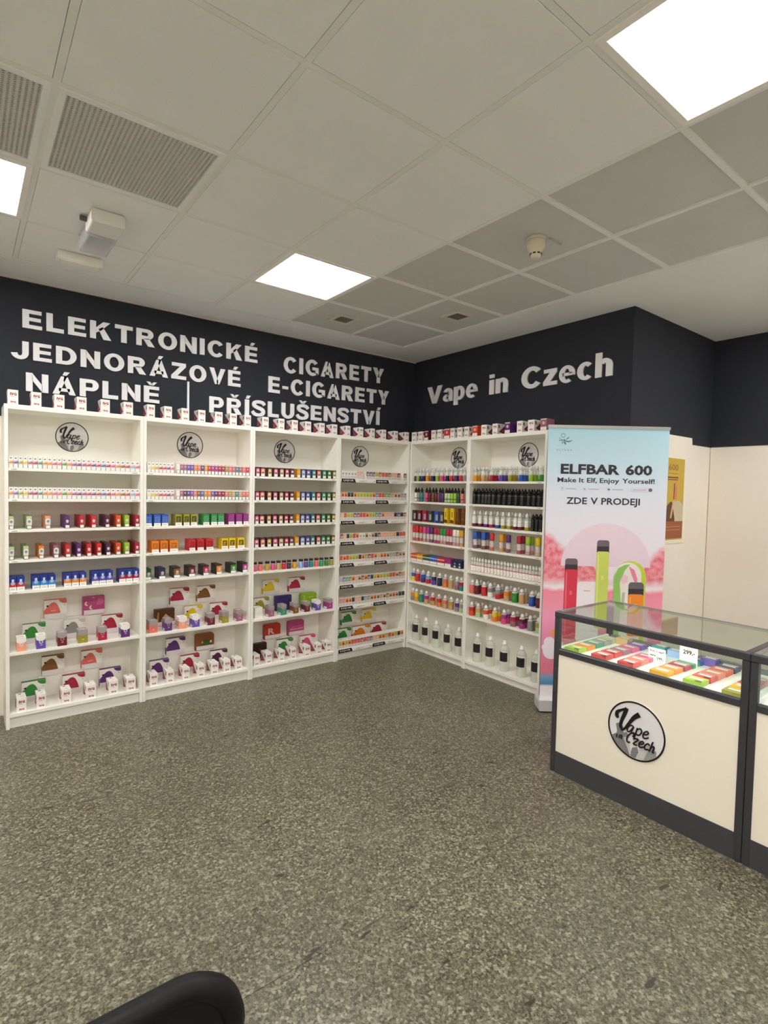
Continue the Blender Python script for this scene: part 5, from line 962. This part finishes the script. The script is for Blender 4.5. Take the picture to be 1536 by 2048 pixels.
for c_, x, y, lab in (('teal', -0.648, -2.905, 'teal box standing at the back of the glass counter deck'), ('light_blue', -0.66, -2.995, 'pale blue box behind the handwritten price cards in the counter'),
                      ('violet', -0.66, -3.165, 'blue box at the back of counter deck behind the tall price card'), ('grey', -0.66, -3.075, 'grey metallic box at the back of the counter deck'), ('tan', -0.66, -2.70, 'pale box at the back left of the counter deck')):
    flat(c_, x - 0.0, y, lab, 0.036, 0.06, 0.07)
def card(y, x, lines, label, wd=0.088, hh=0.075):
    t = thing('price_card', label, 'card', (x, y, 0.6728), -PI / 2); t.rotation_euler = (0.0, 0.0, -PI / 2)
    m = MB().box(-wd / 2, wd / 2, 0, 0.0008, 0, hh, mat('F6F4EC', 0.5)); part('card', m, t)
    m = MB().box(-wd / 2, wd / 2, 0.0012, 0.03, 0, 0.0012, mat('F6F4EC', 0.5)); part('foot', m, t)
    tx = MB()
    for s, a, b, c_, d_ in lines: text_into(tx, s, -wd / 2 + a * wd, -wd / 2 + b * wd, c_ * hh, d_ * hh, mat('16181E', 0.5), -0.0006, 0.03)
    part('handwriting', tx, t)
card(-2.985, -0.86, [('POD + náplň', .08, .92, .68, .86), ('zdarma', .08, .44, .42, .56), ('199,-', .52, .92, .18, .42)], 'white handwritten price card reading POD and 199 in the counter')
card(-3.105, -0.775, [('299,-', .2, .85, .5, .74)], 'taller white handwritten price card reading 299 in the counter', 0.088, 0.11)
for k, (x, y, c_) in enumerate(((-1.02, -3.62, 'grey'), (-0.93, -3.62, 'pale_green'), (-0.84, -3.63, 'mauve'), (-0.75, -3.63, 'grey'), (-1.02, -3.76, 'white'), (-0.93, -3.76, 'grey'))):
    flat(c_, x, y, '%s flat carton, %s from front, %s row in the second counter' % (cname(c_), ORD[k % 4], ORD[k // 4]))

# ------------------------------------------------------------------ office chair in the foreground
M_CH = mat_noise('black_chair_plastic', '0D0C0E', '100F12', 20, 0.5, 0, 0.25); M_FAB = mat_noise('black_seat_fabric', '141416', '1A1A1D', 60, 0.9, 0.3)
def mat_mesh():
    m, nt, b = nodes_of('black_mesh_fabric'); b.inputs['Base Color'].default_value = rgb('1A1919'); b.inputs['Roughness'].default_value = 0.6
    tc = nn(nt, 'ShaderNodeTexCoord'); mp = nn(nt, 'ShaderNodeMapping'); mp.inputs['Scale'].default_value = (420, 420, 420); mp.inputs['Rotation'].default_value = (0, 0.785, 0); nt.links.new(tc.outputs['Object'], mp.inputs[0])
    ck = nn(nt, 'ShaderNodeTexChecker'); ck.inputs['Scale'].default_value = 1.0; nt.links.new(mp.outputs[0], ck.inputs['Vector'])
    r = nn(nt, 'ShaderNodeMapRange'); r.inputs[3].default_value = 0.82; r.inputs[4].default_value = 1.0; nt.links.new(ck.outputs['Fac'], r.inputs[0]); nt.links.new(r.outputs[0], b.inputs['Alpha'])
    return m
ch = thing('office_chair', 'black mesh-back office chair seen from behind at the bottom left', 'chair', (-3.677, -3.66, -0.0), 0)
CW = 0.228
loop = [(x, 0.0 + 0.02 * math.cos(x / CW * 1.4) , z) for x, z in rrect(-CW + 0.0, CW, 0.50, 0.909, 0.068, False, 9)]
loop2 = loop + [loop[0], loop[1]]
part('backrest_frame', MB().tube(loop2, 0.0165, M_CH, 10), ch)
mm = MB(); nx, nz = 16, 10
def bp_(i, j):
    x = -CW + 2 * CW * i / nx; z0, z1 = 0.50, 0.909
    ex = max(0.0, abs(x) - (CW - 0.068)); cut = 0.068 - math.sqrt(max(0.0, 0.068 ** 2 - ex ** 2)); z = (z0 + cut) + (z1 - z0 - 2 * cut) * j / nz
    return (x, 0.02 * math.cos(x / CW * 1.4) + 0.012 * math.sin(PI * j / nz), z)
for i in range(nx):
    for j in range(nz): mm.poly([bp_(i, j), bp_(i + 1, j), bp_(i + 1, j + 1), bp_(i, j + 1)], mat_mesh() if (i, j) == (0, 0) else mm.mats[0], True)
part('mesh_back', mm, ch)
ring = MB(); ro_, ri_ = rrect(-CW, CW, 0.50, 0.909, 0.068, False, 9), rrect(-CW + 0.05, CW - 0.05, 0.555, 0.855, 0.045, False, 9)
fy = lambda x: 0.02 * math.cos(x / CW * 1.4) - 0.008
for k in range(len(ro_)):
    a, b, c_, d_ = ro_[k], ro_[(k + 1) % len(ro_)], ri_[(k + 1) % len(ri_)], ri_[k]
    for o_, e in ((0.0, 1), (0.012, -1)):
        q = [(p[0], fy(p[0]) + o_, p[1]) for p in (a, b, c_, d_)]; ring.poly(q[::e], M_CH)
    ring.poly([(d_[0], fy(d_[0]), d_[1]), (c_[0], fy(c_[0]), c_[1]), (c_[0], fy(c_[0]) + .012, c_[1]), (d_[0], fy(d_[0]) + .012, d_[1])], M_CH)
part('back_border', ring, ch)
st = MB().prism(rrect(-0.23, 0.23, 0.40, 0.462, 0.028), 0.06, 0.45, M_FAB); part('seat', st, ch, 0.006)
part('back_bracket', MB().tube([(0, 0.06, 0.385), (0, -0.03, 0.39), (0, -0.045, 0.48), (0, -0.018, 0.62)], 0.022, M_CH), ch)
part('gas_column', MB().lathe([(0.03, 0.1), (0.03, 0.25), (0.018, 0.252), (0.018, 0.40)], M_CH, 14, 0, 0.28), ch)
for k in range(5):
    a = 2 * PI * k / 5 + 0.3; dx, dy = math.cos(a), math.sin(a)
    part('base_leg', MB().tube([(0, 0.28, 0.115), (dx * 0.15, 0.28 + dy * 0.15, 0.105), (dx * 0.29, 0.28 + dy * 0.29, 0.075)], [0.024, 0.02, 0.014], M_CH), ch)
    cs = MB(); px, py = dx * 0.29, 0.28 + dy * 0.29
    cs.tube([(px - dy * 0.022, py + dx * 0.022, 0.029), (px + dy * 0.022, py - dx * 0.022, 0.029)], 0.0285, M_CH, 14); part('caster', cs, ch)
